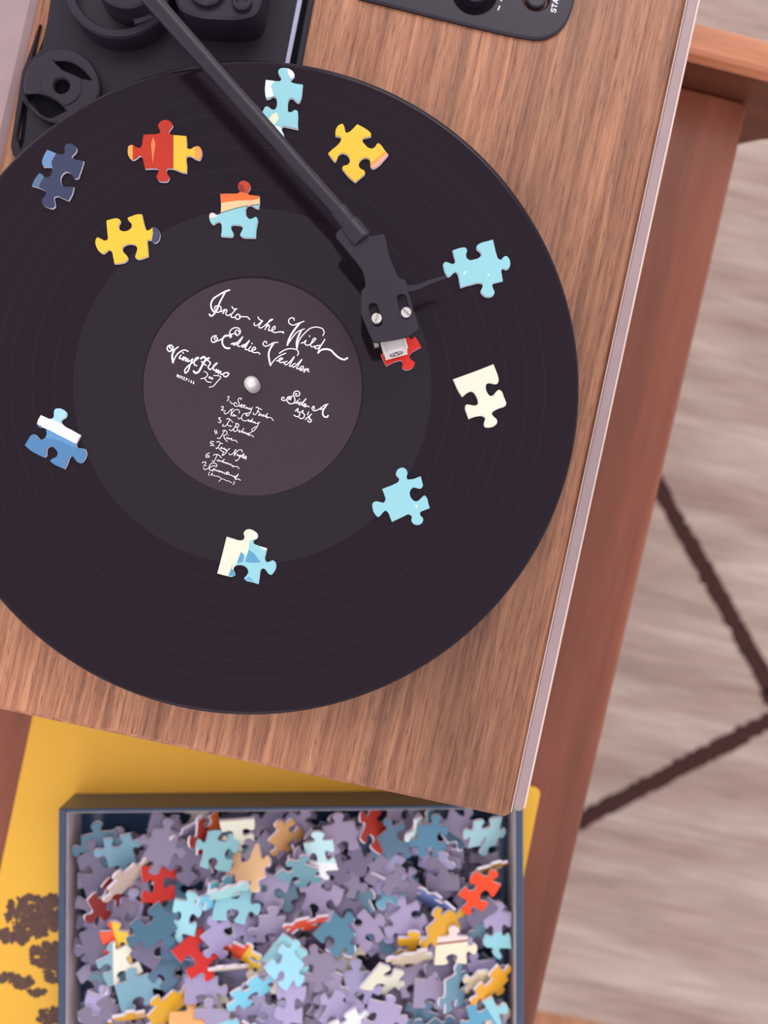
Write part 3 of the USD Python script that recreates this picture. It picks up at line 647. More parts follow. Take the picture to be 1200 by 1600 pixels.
def set_tint(prim, C, F):
    UsdGeom.PrimvarsAPI(prim).CreatePrimvar('tint', Sdf.ValueTypeNames.Color3fArray, 'faceVarying').Set(Vt.Vec3fArray.FromNumpy(np.ascontiguousarray(np.asarray(C, np.float32)[np.asarray(F).ravel()])))
def add_piece(name, geo, matrix, label, group=None):
    V, F, C = geo
    m = usdkit.mesh(stage, path_for(name), (V, F), PIECE, smooth=False)
    set_tint(m.GetPrim(), C, F)
    M = Gf.Matrix4d(1.0)
    for i in range(3): M.SetRow(i, Gf.Vec4d(*[float(q) for q in matrix[:3, i]], 0))
    M.SetRow(3, Gf.Vec4d(*[float(q) for q in matrix[:3, 3]], 1))
    m.AddTransformOp().Set(M)
    tag(m.GetPrim(), label, 'puzzle piece', group)
YEL, RED, AQUA, CREAM, NAVY = S(236, 192, 54), S(188, 44, 18), S(146, 204, 211), S(229, 227, 203), S(52, 58, 86)
PEACH, ORNG, STEELB, TEAL, LAV, WHITE = S(244, 200, 148), S(232, 112, 52), S(80, 128, 172), S(92, 140, 160), S(166, 150, 186), S(240, 240, 240)
MAROON = S(140, 46, 40)
OUT = {
 'navy': (40,210,110/1200,[(365,255,1),(440,285),(520,318),(590,335),(640,325),(662,290),(655,230),(680,170),(730,150),(800,165),(850,205),(865,260),(830,320),(790,360),(785,395),(860,425),(985,445,1),(945,590),(890,740,1),(840,750),(790,700),(740,645),(690,632),(630,665),(590,740),(600,830),(640,880),(720,885),(815,890,1),(790,1000),(725,1125,1),(640,1090),(510,1050),(480,1070),(490,1150),(495,1220),(450,1255),(370,1240),(280,1180),(275,1110),(325,1040),(340,970),(270,925),(170,890),(100,870,1),(150,760),(225,655,1),(270,670),(310,720),(370,725),(430,680),(450,610),(430,555),(370,545),(300,550,1),(275,480),(310,350)]),
 'redyel': (190,180,130/1200,[(315,275,1),(430,268),(520,262),(555,240),(540,195),(522,140),(560,85),(630,62),(700,85),(735,140),(700,200),(675,250),(720,275),(800,285),(930,295,1),(940,400),(945,470),(985,485),(1040,455),(1100,440),(1145,480),(1155,570),(1120,640),(1060,625),(990,585),(940,590),(930,650),(940,720),(935,830,1),(860,815),(760,775),(690,765),(645,775),(650,830),(685,890),(660,945),(600,955),(525,935),(500,880),(525,820),(535,780),(480,765),(400,765),(335,770,1),(315,690),(290,600),(265,580),(215,615),(160,640),(105,600),(85,510),(100,440),(150,425),(210,455),(265,465),(290,420),(300,340)]),
 'yellow': (140,325,0.1,[(260,190,1),(320,175),(440,160),(480,195),(460,250),(450,300),(480,345),(540,360),(610,340),(655,290),(650,240),(610,200),(590,155),(650,125),(740,95),(815,95,1),(835,190),(865,300),(890,345),(940,335),(980,300),(1040,305),(1085,360),(1095,440),(1060,520),(1010,545),(950,500),(905,500),(905,600),(915,750,1),(840,780),(740,795),(710,770),(725,700),(740,630),(720,585),(650,560),(570,570),(510,620),(520,680),(570,730),(595,790),(550,840),(480,860),(385,870,1),(365,770),(335,670),(300,650),(250,685),(205,710),(150,680),(100,600),(85,520),(115,455),(170,475),(240,505),(275,490),(275,400),(265,290)]),
 'sunset': (320,275,1/12,[(285,325,1),(400,320),(550,325),(620,315),(650,285),(620,210),(640,120),(720,80),(800,105),(855,170),(845,240),(810,290),(820,340),(900,355),(1025,370,1),(1030,480),(1015,610,1),(960,600),(890,560),(830,545),(785,580),(770,680),(790,760),(840,800),(900,785),(960,760),(990,800),(985,900),(965,1000),(955,1155,1),(830,1155),(690,1135),(660,1105),(690,1030),(710,960),(680,930),(600,915),(520,915),(490,945),(510,1020),(540,1090),(525,1130),(420,1135),(300,1125,1),(315,1000),(305,900),(270,855),(215,870),(160,905),(110,870),(85,800),(85,720),(120,685),(170,690),(215,720),(280,700),(300,600),(300,500),(290,410)]),
 'cloud': (400,95,90/1108,[(185,360,1),(280,370),(400,385),(470,375),(480,330),(440,260),(425,190),(460,145),(550,130),(650,155),(720,215),(740,280),(700,335),(660,375),(690,410),(780,435),(900,450,1),(890,580),(860,740),(820,800),(770,780),(710,720),(660,710),(620,770),(610,880),(620,970),(680,980),(740,940),(790,950),(810,1050),(805,1180),(810,1310,1),(720,1290),(600,1265),(520,1255),(490,1290),(510,1360),(540,1440),(520,1490),(480,1505),(420,1480),(340,1380),(310,1310),(340,1265),(320,1210),(240,1190),(180,1170),(110,1090),(100,1040),(140,940),(190,870),(240,880),(290,920),(360,930),(395,870),(400,780),(370,690),(320,675),(260,715),(205,725),(175,640),(170,500)]),
 'star': (500,180,0.1,[(350,130),(375,160),(390,220),(405,265),(450,260),(510,210),(580,135,1),(660,175),(740,225),(795,280),(800,325,1),(740,340),(680,355),(660,385),(700,450),(760,505),(820,515),(860,490),(885,450),(910,432),(960,470),(1010,540),(1070,615,1),(1000,700),(910,790),(820,830),(790,800),(785,740),(770,680),(720,660),(650,685),(610,740),(610,800),(650,840),(690,860),(705,900),(640,970),(550,1045,1),(460,970),(380,880),(345,820),(370,785),(430,770),(465,720),(450,650),(400,600),(340,590),(290,620),(265,680),(235,725),(190,680),(125,590,1),(190,530),(280,455),(325,390),(325,345),(280,325),(240,320,1),(240,240),(265,180),(310,140)]),
 'aqua': (685,365,0.1,[(220,260,1),(290,235),(370,215),(430,220),(450,260),(435,320),(440,370),(490,410),(560,400),(640,370),(670,330),(650,285),(600,240),(600,190),(660,145),(760,115),(855,90,1),(880,200),(910,320),(940,390),(980,405),(1010,370),(1060,345),(1105,385),(1125,460),(1110,530),(1070,560),(1000,545),(985,580),(995,650),(1010,740,1),(920,760),(850,785),(850,840),(880,910),(860,965),(780,990),(700,960),(660,900),(690,830),(690,785),(640,770),(520,795),(420,820),(345,845,1),(325,740),(300,630),(270,595),(235,615),(190,660),(155,675),(110,620),(80,530),(75,470),(110,440),(170,455),(240,470),(260,440),(240,350)]),
 'cream': (700,560,1/12,[(95,390,1),(480,250),(855,105,1),(900,220),(945,350),(950,430),(925,475),(850,475),(770,460),(725,480),(710,550),(740,640),(790,700),(840,695),(890,640),(960,585),(1010,620),(1050,720),(1090,870),(1070,895),(980,930),(890,970),(825,1030),(850,1080),(915,1140),(925,1200),(880,1260),(780,1295),(690,1280),(675,1230),(695,1110),(640,1080),(550,1085),(470,1105),(390,1140,1),(350,1030),(320,910),(340,865),(420,870),(520,880),(560,850),(560,790),(520,690),(470,630),(420,620),(360,650),(270,725,1),(200,620)]),
 'aqua2': (575,720,110/1200,[(240,480,1),(330,445),(450,395),(520,350),(530,310),(480,250),(480,190),(530,130),(590,115),(650,145),(675,210),(660,270),(670,310),(730,315),(900,260,1),(920,340),(935,430),(900,475),(850,470),(780,455),(725,500),(715,580),(750,650),(810,690),(870,670),(920,620),(965,590),(1010,640),(1030,720),(1055,810,1),(960,845),(890,885),(895,930),(940,980),(930,1050),(860,1095),(780,1080),(740,1020),(745,950),(700,915),(600,955),(500,1000),(410,1045,1),(375,960),(340,880),(295,850),(250,890),(175,960),(110,900),(75,800),(80,720),(130,690),(200,700),(270,710),(295,670),(275,570)]),
 'sail': (330,815,110/1200,[(260,258,1),(370,290),(480,320),(540,310),(565,270),(550,200),(580,150),(640,128),(730,160),(795,230),(785,285),(720,330),(720,370),(790,405),(950,455,1),(935,540),(915,640),(935,685),(990,685),(1040,660),(1095,700),(1105,780),(1070,860),(1020,910),(980,895),(930,830),(890,800),(850,820),(830,900),(820,980),(805,1070,1),(700,1035),(580,1000),(560,970),(600,920),(630,860),(610,800),(550,755),(460,745),(390,775),(375,820),(400,880),(405,915),(370,940),(250,925),(100,885,1),(170,620),(220,420)]),
 'stripe': (30,630,110/1200,[(365,200,1),(440,235),(540,265),(580,240),(585,170),(600,105),(660,85),(740,105),(805,175),(790,240),(720,290),(710,320),(760,385),(880,450),(1045,545,1),(1000,630),(965,710),(985,760),(1050,765),(1110,780),(1140,850),(1110,960),(1040,1020),(980,1000),(930,930),(880,900),(840,960),(810,1040),(770,1125,1),(680,1085),(570,1030),(525,975),(570,940),(630,910),(650,850),(610,780),(550,740),(490,750),(460,810),(450,910),(415,925,1),(300,870),(180,800),(90,715,1),(140,630),(210,535),(255,530),(300,570),(360,620),(420,600),(460,530),(450,450),(410,415),(350,415),(300,370),(310,300)]),
 'red': (570,515,1/12,[(935,120,1),(1000,210),(1058,325,1),(950,385),(870,440),(840,510),(880,570),(940,610),(915,690),(830,750),(740,750),(700,700),(715,620),(690,580),(620,585),(520,620),(405,685,1),(350,580),(300,470,1),(340,420),(380,340),(320,240),(330,120),(450,60),(600,20),(720,-10),(800,40),(830,150),(870,180)]),
}
FLOORC = ZR + TH
def outline(key, sub=3):
    x0, y0, s, pts = OUT[key]
    return at2(spline(crop(pts, x0, y0, s), sub=sub), FLOORC)
def reg(key, pts):
    x0, y0, s, _ = OUT[key]
    return Polygon(at2(crop(pts, x0, y0, s), FLOORC)).buffer(0)
RECP = [
 ('navy', NAVY, [([(250,200),(520,240),(515,330),(440,470),(460,580),(250,560)], S(104,138,182)), ([(80,880),(220,640),(330,700),(250,830),(230,900)], S(84,110,140))], 'dark navy blue jigsaw piece with a lighter corner, near the left edge of the record'),
 ('redyel', RED, [([(748,200),(1060,200),(1060,900),(748,900)], YEL), ([(1055,400),(1200,400),(1200,700),(1055,700)], S(240,160,80)), ([(0,380),(160,380),(160,680),(0,680)], S(246,168,76)), ([(455,310),(488,420),(465,560),(448,700),(438,560),(425,420)], S(246,130,72))], 'half red half yellow jigsaw piece with four knobs, at the upper left of the record'),
 ('yellow', YEL, [([(940,280),(985,330),(965,420),(955,520),(1200,600),(1200,200)], S(214,170,96)), ([(980,290),(992,400),(968,520),(1200,600),(1200,200)], S(66,72,92))], 'yellow jigsaw piece with one dark grey knob, left of the record label'),
 ('sunset', AQUA, [([(60,790),(300,700),(560,618),(760,572),(1060,535),(1060,0),(0,0),(0,790)], S(66,62,66)), ([(60,770),(300,685),(560,605),(760,560),(1060,520),(1060,0),(0,0),(0,770)], PEACH), ([(0,640),(200,600),(235,760),(60,800)], S(240,214,208)), ([(200,515),(400,490),(620,460),(880,455),(1060,415),(1060,0),(200,0)], ORNG), ([(560,0),(1000,0),(1000,345),(800,330),(700,305),(600,325),(480,330),(260,350),(260,300),(560,300)], S(196,66,40)), ([(640,150),(710,170),(770,290),(700,300),(640,290)], S(150,46,36))], 'orange and pale blue jigsaw piece with a thin black line, above the record label'),
 ('cloud', AQUA, [([(100,300),(360,400),(290,470),(320,600),(340,660),(100,760)], S(226,236,244)), ([(600,120),(760,200),(760,300),(680,350),(620,260)], S(228,238,242)), ([(230,1160),(300,1040),(400,990),(440,1100),(360,1230)], S(226,234,196)), ([(300,1290),(400,1250),(480,1280),(560,1460),(470,1540)], S(214,236,236))], 'pale blue cloudy jigsaw piece half tucked under the tonearm tube'),
 ('star', YEL, [([(780,760),(1000,570),(1100,600),(1000,760),(820,860),(760,860)], S(244,160,60)), ([(780,800),(880,740),(1040,590),(1100,600),(1000,760),(820,880)], S(240,166,150))], 'yellow jigsaw piece with an orange tip, right of the tonearm tube'),
 ('aqua', AQUA, [([(385,630),(425,580),(440,600),(405,640)], S(226,244,250)), ([(760,650),(790,625),(800,645),(775,660)], S(226,244,250))], 'plain aqua jigsaw piece at the right of the record, next to the headshell'),
 ('cream', CREAM, [], 'plain cream jigsaw piece with one straight side, at the right of the record'),
 ('aqua2', AQUA, [([(810,740),(830,760),(850,750),(835,810),(815,790)], S(226,244,250))], 'plain aqua jigsaw piece lowest at the right, below the record label'),
 ('sail', AQUA, [([(200,200),(560,330),(500,60),(850,120),(810,290),(720,300),(650,330),(640,470),(590,600),(560,560),(505,515),(440,700),(300,925),(60,900)], CREAM), ([(840,440),(960,430),(960,500),(900,490)], WHITE), ([(640,475),(740,550),(845,695),(720,705),(580,690)], S(92,156,190)), ([(505,515),(560,570),(540,690),(435,715)], S(92,156,190)), ([(380,690),(350,800),(420,930),(290,925)], S(92,156,190)), ([(640,930),(740,1020),(560,990)], S(110,170,205))], 'cream and blue jigsaw piece at the bottom of the record'),
 ('stripe', STEELB, [([(280,180),(560,260),(700,320),(1080,520),(980,700),(300,350)], S(244,240,230)), ([(540,262),(560,60),(840,80),(840,240),(720,300),(720,360)], S(164,214,234)), ([(460,440),(960,690),(960,760),(700,640),(460,590)], S(92,148,192))], 'blue jigsaw piece with a white stripe, at the lower left of the record'),
 ('red', S(214,40,26), [], 'red jigsaw piece caught under the white stylus of the tonearm'),
]
SHAPES = []
for key, tint, regs, label in RECP:
    w = outline(key); c = w.mean(0)
    geo = piece_geometry(w - c, tint, [(affinity.translate(reg(key, p), -c[0], -c[1]), col) for p, col in regs])
    M = np.eye(4); M[:3, 3] = (*c, ZR + 0.00005)
    add_piece('puzzle_piece', geo, M, label)
    if key != 'red':
        o = outline(key, 2); o = o - o.mean(0); SHAPES.append(o if Polygon(o).exterior.is_ccw else o[::-1])

# ================================================================== PUZZLE BOX
BXH = 0.027; RIM = SZ + 0.0001 + BXH
b_tl, b_tr = at(91.5, 1264, RIM), at(817.5, 1264, RIM)
BX0, BX1, BY1 = b_tl[0], b_tr[0], b_tl[1]
BY0 = BY1 - 0.205
WT, WN = 0.0042, 0.0022
box = thing('puzzle_box', 'open blue cardboard box full of loose jigsaw pieces, below the turntable', 'box', ((BX0 + BX1) / 2, (BY0 + BY1) / 2, SZ + 0.0001))
hw, hd = (BX1 - BX0) / 2, (BY1 - BY0) / 2
obj('box_base', rbox(-hw, hw, -hd, hd, 0, 0.002, 0, 0.0002), BLUE, box)
for (x0, x1, y0, y1) in ((-hw, -hw + WT, -hd, hd), (hw - WT, hw, -hd, hd), (-hw + WT, hw - WT, hd - WN, hd), (-hw + WT, hw - WT, -hd, -hd + WN)):
    obj('box_side', rbox(x0, x1, y0, y1, 0.002, BXH, 0, 0.0005), BLUE, box)
e = 0.0006
for (x0, x1, y0, y1) in ((-hw + WT, -hw + WT + e, -hd + WN, hd - WN), (hw - WT - e, hw - WT, -hd + WN, hd - WN), (-hw + WT, hw - WT, hd - WN - e, hd - WN), (-hw + WT, hw - WT, -hd + WN, -hd + WN + e)):
    obj('paper_lining', rbox(x0, x1, y0, y1, 0.002, BXH - 0.0012, 0, 0.0001), LINING, box, label='pale inner face of the box')

# pile of pieces: each settles on a height map of what already lies there
ix0, ix1, iy0, iy1 = BX0 + WT + e + 0.0004, BX1 - WT - e - 0.0004, BY0 + WN + e + 0.0004, BY1 - WN - e - 0.0004
G = 0.001
nxg, nyg = int((ix1 - ix0) / G), int((iy1 - iy0) / G)
H = np.full((nyg, nxg), SZ + 0.0001 + 0.002); ID = np.full((nyg, nxg), -1)
def pose(yaw, tilt, az, flip=False):
    cz, sz_ = math.cos(yaw), math.sin(yaw)
    R1 = np.array([[cz, -sz_, 0], [sz_, cz, 0], [0, 0, 1]])
    ax = np.array([math.cos(az), math.sin(az), 0]); K = np.array([[0, -ax[2], ax[1]], [ax[2], 0, -ax[0]], [-ax[1], ax[0], 0]])
    R2 = np.eye(3) + math.sin(tilt) * K + (1 - math.cos(tilt)) * K @ K
    return R2 @ R1
BASE = SZ + 0.0026
def trial(shape, R, c, sink=100):
    """-> (height of the piece's underside origin, cells, top heights) or None if it pokes through a wall"""
    ring3 = np.c_[shape, np.zeros(len(shape))] @ R.T
    up = R[:, 2] * TH
    pr = ring3[:, :2] + c; pr2 = pr + up[:2]
    lo, hi = np.minimum(pr.min(0), pr2.min(0)), np.maximum(pr.max(0), pr2.max(0))
    if lo[0] < ix0 or hi[0] > ix1 or lo[1] < iy0 or hi[1] > iy1: return None
    a, b = int((lo[0] - ix0) / G), min(nxg, int((hi[0] - ix0) / G) + 1); p, q = int((lo[1] - iy0) / G), min(nyg, int((hi[1] - iy0) / G) + 1)
    xs, ys = ix0 + (np.arange(a, b) + 0.5) * G, iy0 + (np.arange(p, q) + 0.5) * G
    X, Y = np.meshgrid(xs, ys)
    poly = Polygon(pr).buffer(0.0004)
    inside = shapely.contains_xy(poly, X, Y)
    if inside.sum() < 20: return None
    n = R[:, 2]
    pl = -(n[0] * (X - c[0]) + n[1] * (Y - c[1])) / n[2]
    z0 = max(np.percentile((H[p:q, a:b] - pl)[inside], sink), BASE - ring3[:, 2].min())
    return z0, (slice(p, q), slice(a, b)), inside, pl + z0 + TH / n[2]
def ring_top(shape, R): return (np.c_[shape, np.full(len(shape), TH)] @ R.T)[:, 2].max()
def commit(t, i=-1):
    z0, sl_, ins, top = t
    h, d = H[sl_], ID[sl_]; up = ins & (top >= h)
    h[up] = top[up]; d[up] = i
def matrix(R, c, z):
    M = np.eye(4); M[:3, :3] = R; M[:3, 3] = (c[0], c[1], z + 0.0001); return M
def drop(shape, xr, yr, tilt_sd, tries, r, sink=100):
    best = None
    for _ in range(tries):
        c = np.array([r.uniform(*xr), r.uniform(*yr)])
        sd = tilt_sd * (1.7 if sink < 100 and (c[1] > iy1 - 0.045 or c[0] < ix0 + 0.05) else 1.0)   # the heap is steepest along the far and left walls
        R = pose(r.uniform(0, 2 * math.pi), min(abs(r.gauss(0, sd)), 1.25), r.uniform(0, 2 * math.pi))
        t = trial(shape, R, c, sink)
        if t is None or t[0] + ring_top(shape, R) > RIM + 0.001: continue
        score = t[3][t[2]].mean()
        if best is None or score < best[0]: best = (score, t, R, c)
    return best
r = random.Random(11)
LAVS = [S(148, 137, 163), S(159, 148, 176), S(138, 128, 151), S(171, 160, 190), S(126, 116, 138), S(156, 150, 184)]

def build(shape_id, tint, R, c, z, cut=None):
    sh = SHAPES[shape_id]
    regs = []
    for (ang, off, col) in (cut or []):
        a = math.radians(ang); d = np.array([math.cos(a), math.sin(a)]); n_ = np.array([-d[1], d[0]])
        regs.append((Polygon([d * off + n_ * 0.05, d * off - n_ * 0.05, d * 0.06 - n_ * 0.05, d * 0.06 + n_ * 0.05]), col))
    return piece_geometry(sh, tint, regs), matrix(R, c, z)
NS = len(SHAPES)
buried = []
def bury(b, sid, col):
    (V, F, C), M = build(sid, col, b[2], b[3], b[1][0])
    buried.append((V @ M[:3, :3].T + M[:3, 3], F, C))
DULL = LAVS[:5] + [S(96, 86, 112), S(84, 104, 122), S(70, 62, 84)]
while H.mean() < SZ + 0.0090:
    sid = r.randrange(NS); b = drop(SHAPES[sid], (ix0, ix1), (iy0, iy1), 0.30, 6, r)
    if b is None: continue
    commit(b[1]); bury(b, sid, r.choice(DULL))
VIS = at(600, 1640, 0.026)[1]
FILL = [(c, 'lavender jigsaw piece lying loose in the heap in the open box', 'lavender pieces in the box') for c in LAVS] * 2 + \
       [(S(112, 104, 128), 'dull grey violet jigsaw piece in the heap in the open box', 'grey violet pieces in the box')] * 4 + \
       [(c, 'slate blue jigsaw piece in the heap in the open box', 'slate blue pieces in the box') for c in (S(88, 118, 140), S(78, 104, 130), S(98, 128, 144))] + \
       [(S(128, 190, 210), 'pale blue jigsaw piece buried among lavender ones in the open box', 'pale blue pieces in the box')] + \
       [(S(222, 214, 196), 'off-white jigsaw piece buried among lavender ones in the open box', 'off-white pieces in the box')]
LOOSE = []
while H[int((VIS - iy0) / G):].mean() < SZ + 0.0165:
    sid = r.randrange(NS); col, lab_, grp = r.choice(FILL)
    b = drop(SHAPES[sid], (ix0, ix1), (iy0, iy1), 0.70, 3, r, 80)
    if b is None: continue
    if b[3][1] < VIS:
        commit(b[1]); bury(b, sid, col)
    else:
        commit(b[1], len(LOOSE)); LOOSE.append((b, sid, col, lab_, grp, None))
# pieces one can pick out in the photograph: pixel, colour, shape, turn, tilt, tilt direction, printed areas, label
YR = YEL
CAT = [
 (148,1322,S(84,116,134),1,10,0.10,0.5,[],'dark teal jigsaw piece in the upper left corner of the box'),
 (186,1330,S(120,160,178),8,80,0.30,1.0,[],'grey blue jigsaw piece beside the dark teal one at the upper left of the box'),
 (541,1292,S(156,142,170),9,25,0.10,2.0,[],'large lavender jigsaw piece near the top middle of the box'),
 (730,1321,S(142,130,150),0,20,0.10,1.0,[],'large grey lavender jigsaw piece near the upper right corner of the box'),
 (500,1401,S(164,150,180),5,25,0.22,4.0,[],'lavender jigsaw piece right of the box centre, above the teal one'),
 (570,1452,S(160,146,178),2,30,0.30,5.0,[],'lavender jigsaw piece just right of the teal one in the box'),
 (681,1548,S(154,142,168),9,10,0.08,0,[],'large grey lavender jigsaw piece below the cream one at the right of the box'),
 (755,1527,S(172,160,196),10,35,0.12,1,[],'pale lavender jigsaw piece at the lower right edge of the box'),
 (555,1540,S(174,162,198),5,15,0.15,2,[],'bright lavender jigsaw piece at the lower middle of the box'),
 (454,1562,S(176,164,202),4,0,0.12,3,[],'bright lavender jigsaw piece low in the box left of the middle'),
 (597,1592,S(166,152,188),6,60,0.15,0,[],'lavender jigsaw piece at the lower frame edge of the box, middle'),
 (150,1580,S(168,156,194),4,-15,0.12,0,[],'lavender jigsaw piece in the lower left corner of the box'),
 (325,1540,S(160,150,184),9,12,0.10,0,[],'large lavender jigsaw piece left of the pale blue sliver, low in the box'),
 (345,1462,S(166,156,196),3,35,0.25,1.0,[],'lavender jigsaw piece beside the slanted red and yellow one in the box'),
 (636,1430,S(168,154,188),8,12,0.08,0.3,[],'flat lavender jigsaw piece right of the centre of the box'),
 (769,1454,S(166,154,188),4,5,0.15,2.0,[(270,0.001,AQUA)],'half lavender half aqua jigsaw piece at the right wall of the box'),
 (441,1521,S(170,160,198),8,15,0.12,1.0,[(0,0.003,AQUA)],'lavender jigsaw piece with an aqua side, lower middle of the box'),
 (335,1590,S(160,150,180),10,20,0.15,1.0,[(270,0.002,S(140,206,220))],'lavender jigsaw piece with an aqua edge at the lower frame edge of the box'),
 (381,1290,CREAM,7,-20,0.38,0.2,[],'large cream jigsaw piece at the top of the box'),
 (412,1276,S(214,162,104),3,40,0.55,1.0,[],'tan jigsaw piece right of the large cream one at the top of the box'),
 (330,1308,S(150,44,30),2,-10,0.75,1.5,[(0,0.0,ORNG)],'dark red and orange jigsaw piece tilted below the large cream one'),
 (333,1290,AQUA,5,30,0.40,2.0,[],'sky aqua jigsaw piece left of the large cream one'),
 (366,1322,PEACH,6,10,0.50,4.0,[],'peach jigsaw piece just below the large cream one'),
 (241,1382,S(200,38,26),7,-20,0.35,2.2,[],'dark red jigsaw piece at the upper left of the heap'),
 (175,1417,S(132,38,32),2,20,0.62,1.4,[],'maroon jigsaw piece near the left wall of the box'),
 (374,1357,S(130,208,230),0,-75,0.70,1.2,[],'sky blue jigsaw piece seen nearly edge on, upper middle of the heap'),
 (283,1428,S(160,216,224),4,-10,0.20,0.5,[],'pale aqua jigsaw piece left of the middle of the box'),
 (343,1434,S(150,204,214),7,60,0.35,3.0,[],'pale aqua jigsaw piece right of the mint one, left half of the box'),
 (366,1408,S(170,220,214),9,70,0.72,0.3,[],'mint jigsaw piece standing on edge in the left half of the box'),
 (207,1368,S(206,184,168),1,35,0.78,0.9,[],'beige jigsaw piece standing on edge at the upper left of the box'),
 (245,1440,S(72,112,134),6,20,0.30,2.0,[],'dark teal jigsaw piece above the red and yellow one in the box'),
 (216,1474,S(232,84,44),4,8,0.22,6.0,[(0,0.001,YR)],'half red half yellow jigsaw piece in the left half of the box'),
 (378,1477,S(234,84,50),8,-30,0.55,5.6,[(0,-0.001,YR)],'red and yellow jigsaw piece tilted up near the middle of the box'),
 (298,1502,S(212,34,26),7,15,0.45,2.6,[],'bright red jigsaw piece between the two red and yellow ones'),
 (188,1499,S(232,230,210),5,-20,0.25,1.0,[(200,0.003,S(130,170,180))],'cream jigsaw piece with a grey blue side, below the red and yellow one at left'),
 (222,1532,S(126,168,184),9,30,0.25,2.0,[],'grey blue jigsaw piece low in the left half of the box'),
 (219,1576,S(228,170,40),3,5,0.70,0.2,[],'mustard jigsaw piece on edge at the lower left of the box'),
 (286,1556,S(226,170,44),1,40,0.50,1.0,[],'mustard jigsaw piece right of the other mustard one at the lower left'),
 (311,1569,S(242,184,112),6,75,0.55,3.0,[],'peach jigsaw piece beside the mustard ones at the lower left'),
 (387,1580,S(206,44,38),2,65,0.62,5.5,[],'red jigsaw piece on edge at the lower frame edge of the box'),
 (393,1540,S(128,208,228),0,-40,0.45,0.8,[],'sky blue jigsaw piece left of the half aqua lavender one'),
 (325,1518,S(226,210,188),8,10,0.80,0.1,[],'off-white sliver of a jigsaw piece on edge, left of the middle'),
 (456,1500,AQUA,7,30,0.20,0.7,[],'bright aqua jigsaw piece at the middle of the box'),
 (425,1482,S(162,222,236),10,-20,0.40,1.7,[],'aqua jigsaw piece just right of the tilted red and yellow one'),
 (510,1316,S(190,230,230),4,15,0.25,0.0,[(250,0.004,WHITE)],'aqua and white jigsaw piece standing out at the top middle of the box'),
 (477,1340,S(112,158,168),10,-5,0.40,0.2,[],'teal grey jigsaw piece left of the aqua and white one'),
 (600,1272,S(180,50,34),5,10,0.6,2.0,[],'dark red jigsaw piece under the top rim of the box'),
 (629,1284,S(214,236,232),0,-65,0.66,1.2,[(90,0.004,TEAL)],'white and teal jigsaw piece on edge under the top rim of the box'),
 (695,1281,S(82,130,156),3,0,0.15,0.0,[],'teal jigsaw piece under the top rim at the right of the box'),
 (765,1305,S(160,202,208),6,-20,0.40,1.0,[],'pale aqua jigsaw piece in the upper right corner of the box'),
 (781,1328,S(170,124,36),2,75,0.78,0.3,[],'brownish yellow jigsaw piece on edge in the upper right corner of the box'),
 (748,1387,S(244,70,24),0,-14,0.10,0.3,[],'vivid orange red jigsaw piece at the right of the box'),
 (669,1405,S(110,124,176),3,40,0.68,5.8,[],'periwinkle jigsaw piece tilted left of the orange red one'),
 (659,1450,S(234,178,40),4,5,0.45,0.0,[],'yellow jigsaw piece left of the cream one with a maroon line'),
 (690,1436,S(222,166,44),1,25,0.40,1.3,[],'mustard jigsaw piece above the cream one with a maroon line'),
 (697,1468,S(240,226,196),9,12,0.15,1.0,[(80,0.0035,MAROON),(80,0.0047,S(236,214,206))],'cream jigsaw piece with a maroon line, at the right of the box'),
 (524,1459,S(84,134,154),9,-30,0.28,2.5,[(30,0.008,S(222,236,238))],'teal jigsaw piece with white edges right of the middle of the box'),
 (484,1441,S(216,74,36),5,30,0.70,0.3,[],'orange red jigsaw piece on edge beside the teal one with white edges'),
 (590,1557,S(226,222,198),7,35,0.40,0.6,[],'cream jigsaw piece at the lower middle of the box'),
 (524,1582,S(236,240,236),0,-50,0.45,0.9,[(300,0.002,S(140,210,232))],'white and aqua jigsaw piece at the lower frame edge of the box'),
 (641,1503,S(214,196,166),1,-25,0.66,0.2,[],'tan jigsaw piece on edge right of the middle of the box'),
 (727,1510,S(238,220,176),5,20,0.45,0.4,[],'pale cream jigsaw piece below the cream one with a maroon line'),
 (674,1508,S(110,150,168),3,0,0.55,1.5,[],'grey teal jigsaw piece below the cream one with a maroon line'),
 (755,1582,S(90,160,186),2,10,0.20,0.5,[(20,0.004,AQUA)],'teal and aqua jigsaw piece in the lower right corner of the box'),
 (765,1550,S(232,168,40),6,20,0.50,1.0,[],'tilted yellow jigsaw piece at the lower right edge of the box'),
 (716,1594,S(226,168,40),0,80,0.60,1.4,[],'yellow jigsaw piece at the lower frame edge, right of the middle'),
]
for (px, py, col, sid, yaw, tilt, az, cut, lab_) in CAT:
    sid %= NS
    R = pose(math.radians(yaw), min(1.2, tilt * 1.3) if tilt > 0.3 else tilt, az)
    p0 = at(px, py, SZ + 0.022)[:2]
    best = None
    for dx in np.linspace(-0.012, 0.012, 9):                        # nudge away from a wall if it would poke through
        for dy in np.linspace(-0.012, 0.012, 9):
            c = p0 + np.array([dx, dy]); t = trial(SHAPES[sid], R, c, 90)
            if t is None: continue
            sc = 1.0 * math.hypot(dx, dy) + 1.2 * t[0] + 4 * max(0, t[0] + ring_top(SHAPES[sid], R) - RIM - 0.002)
            if best is None or sc < best[0]: best = (sc, t, c)
    if best is None: continue
    commit(best[1], len(LOOSE))
    LOOSE.append(((0, best[1], R, best[2]), sid, col, lab_, None, cut))
HERO = [l[0][3] for l in LOOSE if l[4] is None and max(l[2]) > 0.35 and max(l[2]) - min(l[2]) > 0.25]
tries = 0; late = 0
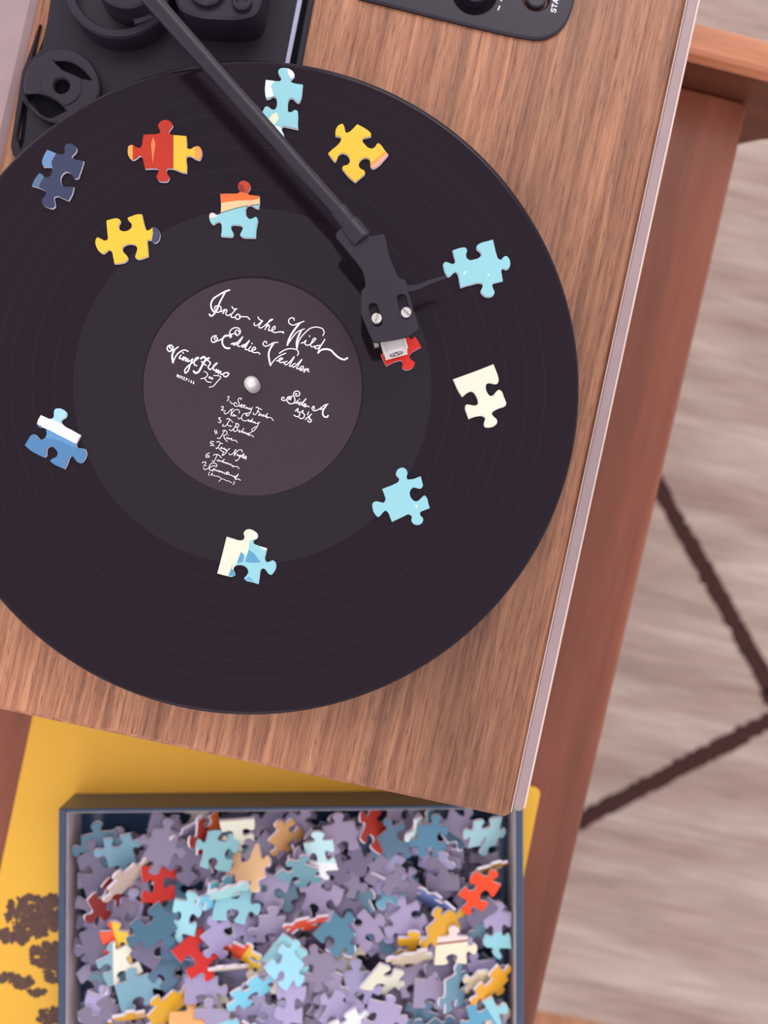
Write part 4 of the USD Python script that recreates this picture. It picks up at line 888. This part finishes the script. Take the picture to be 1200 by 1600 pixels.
while late < 135 and tries < 4000:                                   # a last handful of lavender pieces over the coloured ones
    tries += 1
    sid = r.randrange(NS); col, lab_, grp = FILL[r.randrange(len(FILL) - 2)]
    b = drop(SHAPES[sid], (ix0, ix1), (VIS, iy1), 0.85, 3, r, 66)
    if b is None or b[1][3][b[1][2]].max() > RIM - 0.002 or min(np.linalg.norm(b[3] - h) for h in HERO) < 0.0125: continue
    commit(b[1], len(LOOSE)); LOOSE.append((b, sid, col, lab_, grp, None)); late += 1
# anchors for the labels of the anonymous pieces: catalogue pieces whose look is told by its first words alone
adj = [l[3].split(' jigsaw piece')[0] for l in LOOSE if l[4] is None]
anchors = [(l[3].split(' jigsaw piece')[0], l[0][3]) for l in LOOSE if l[4] is None and adj.count(l[3].split(' jigsaw piece')[0]) == 1 and len(l[3].split(' jigsaw piece')[0].split()) <= 5]
taken, count = set(), 0
for i, (b, sid, col, lab_, grp, cut) in enumerate(LOOSE):
    if grp is None and (ID == i).sum() < 25:
        bury(b, sid, col); continue
    if grp is not None:
        if (ID == i).sum() < 25:
            bury(b, sid, col); continue
        look = lab_.split(' jigsaw piece')[0]; opts = []
        for nm, p in anchors:
            d = b[3] - p; dist = np.linalg.norm(d)
            side = ('right of' if d[0] > 0 else 'left of') if abs(d[0]) > abs(d[1]) else ('above' if d[1] > 0 else 'below')
            opts.append((dist, f'{look} jigsaw piece in the box, {side} the {nm} one'))
        for dist, text in sorted(opts):
            if text not in taken:
                taken.add(text); lab_ = text; break
    add_piece('loose_piece', *build(sid, col, b[2], b[3], b[1][0], cut), lab_, grp)
    count += 1
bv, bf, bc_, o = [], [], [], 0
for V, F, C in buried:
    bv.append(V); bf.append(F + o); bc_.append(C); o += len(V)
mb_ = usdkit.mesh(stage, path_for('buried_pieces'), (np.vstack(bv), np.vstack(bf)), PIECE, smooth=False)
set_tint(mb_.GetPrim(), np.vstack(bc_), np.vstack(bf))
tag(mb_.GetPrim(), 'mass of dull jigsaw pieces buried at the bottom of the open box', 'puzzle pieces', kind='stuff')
print('loose pieces', count, 'buried', len(buried), 'top', H.max() - RIM, H.mean() - RIM)
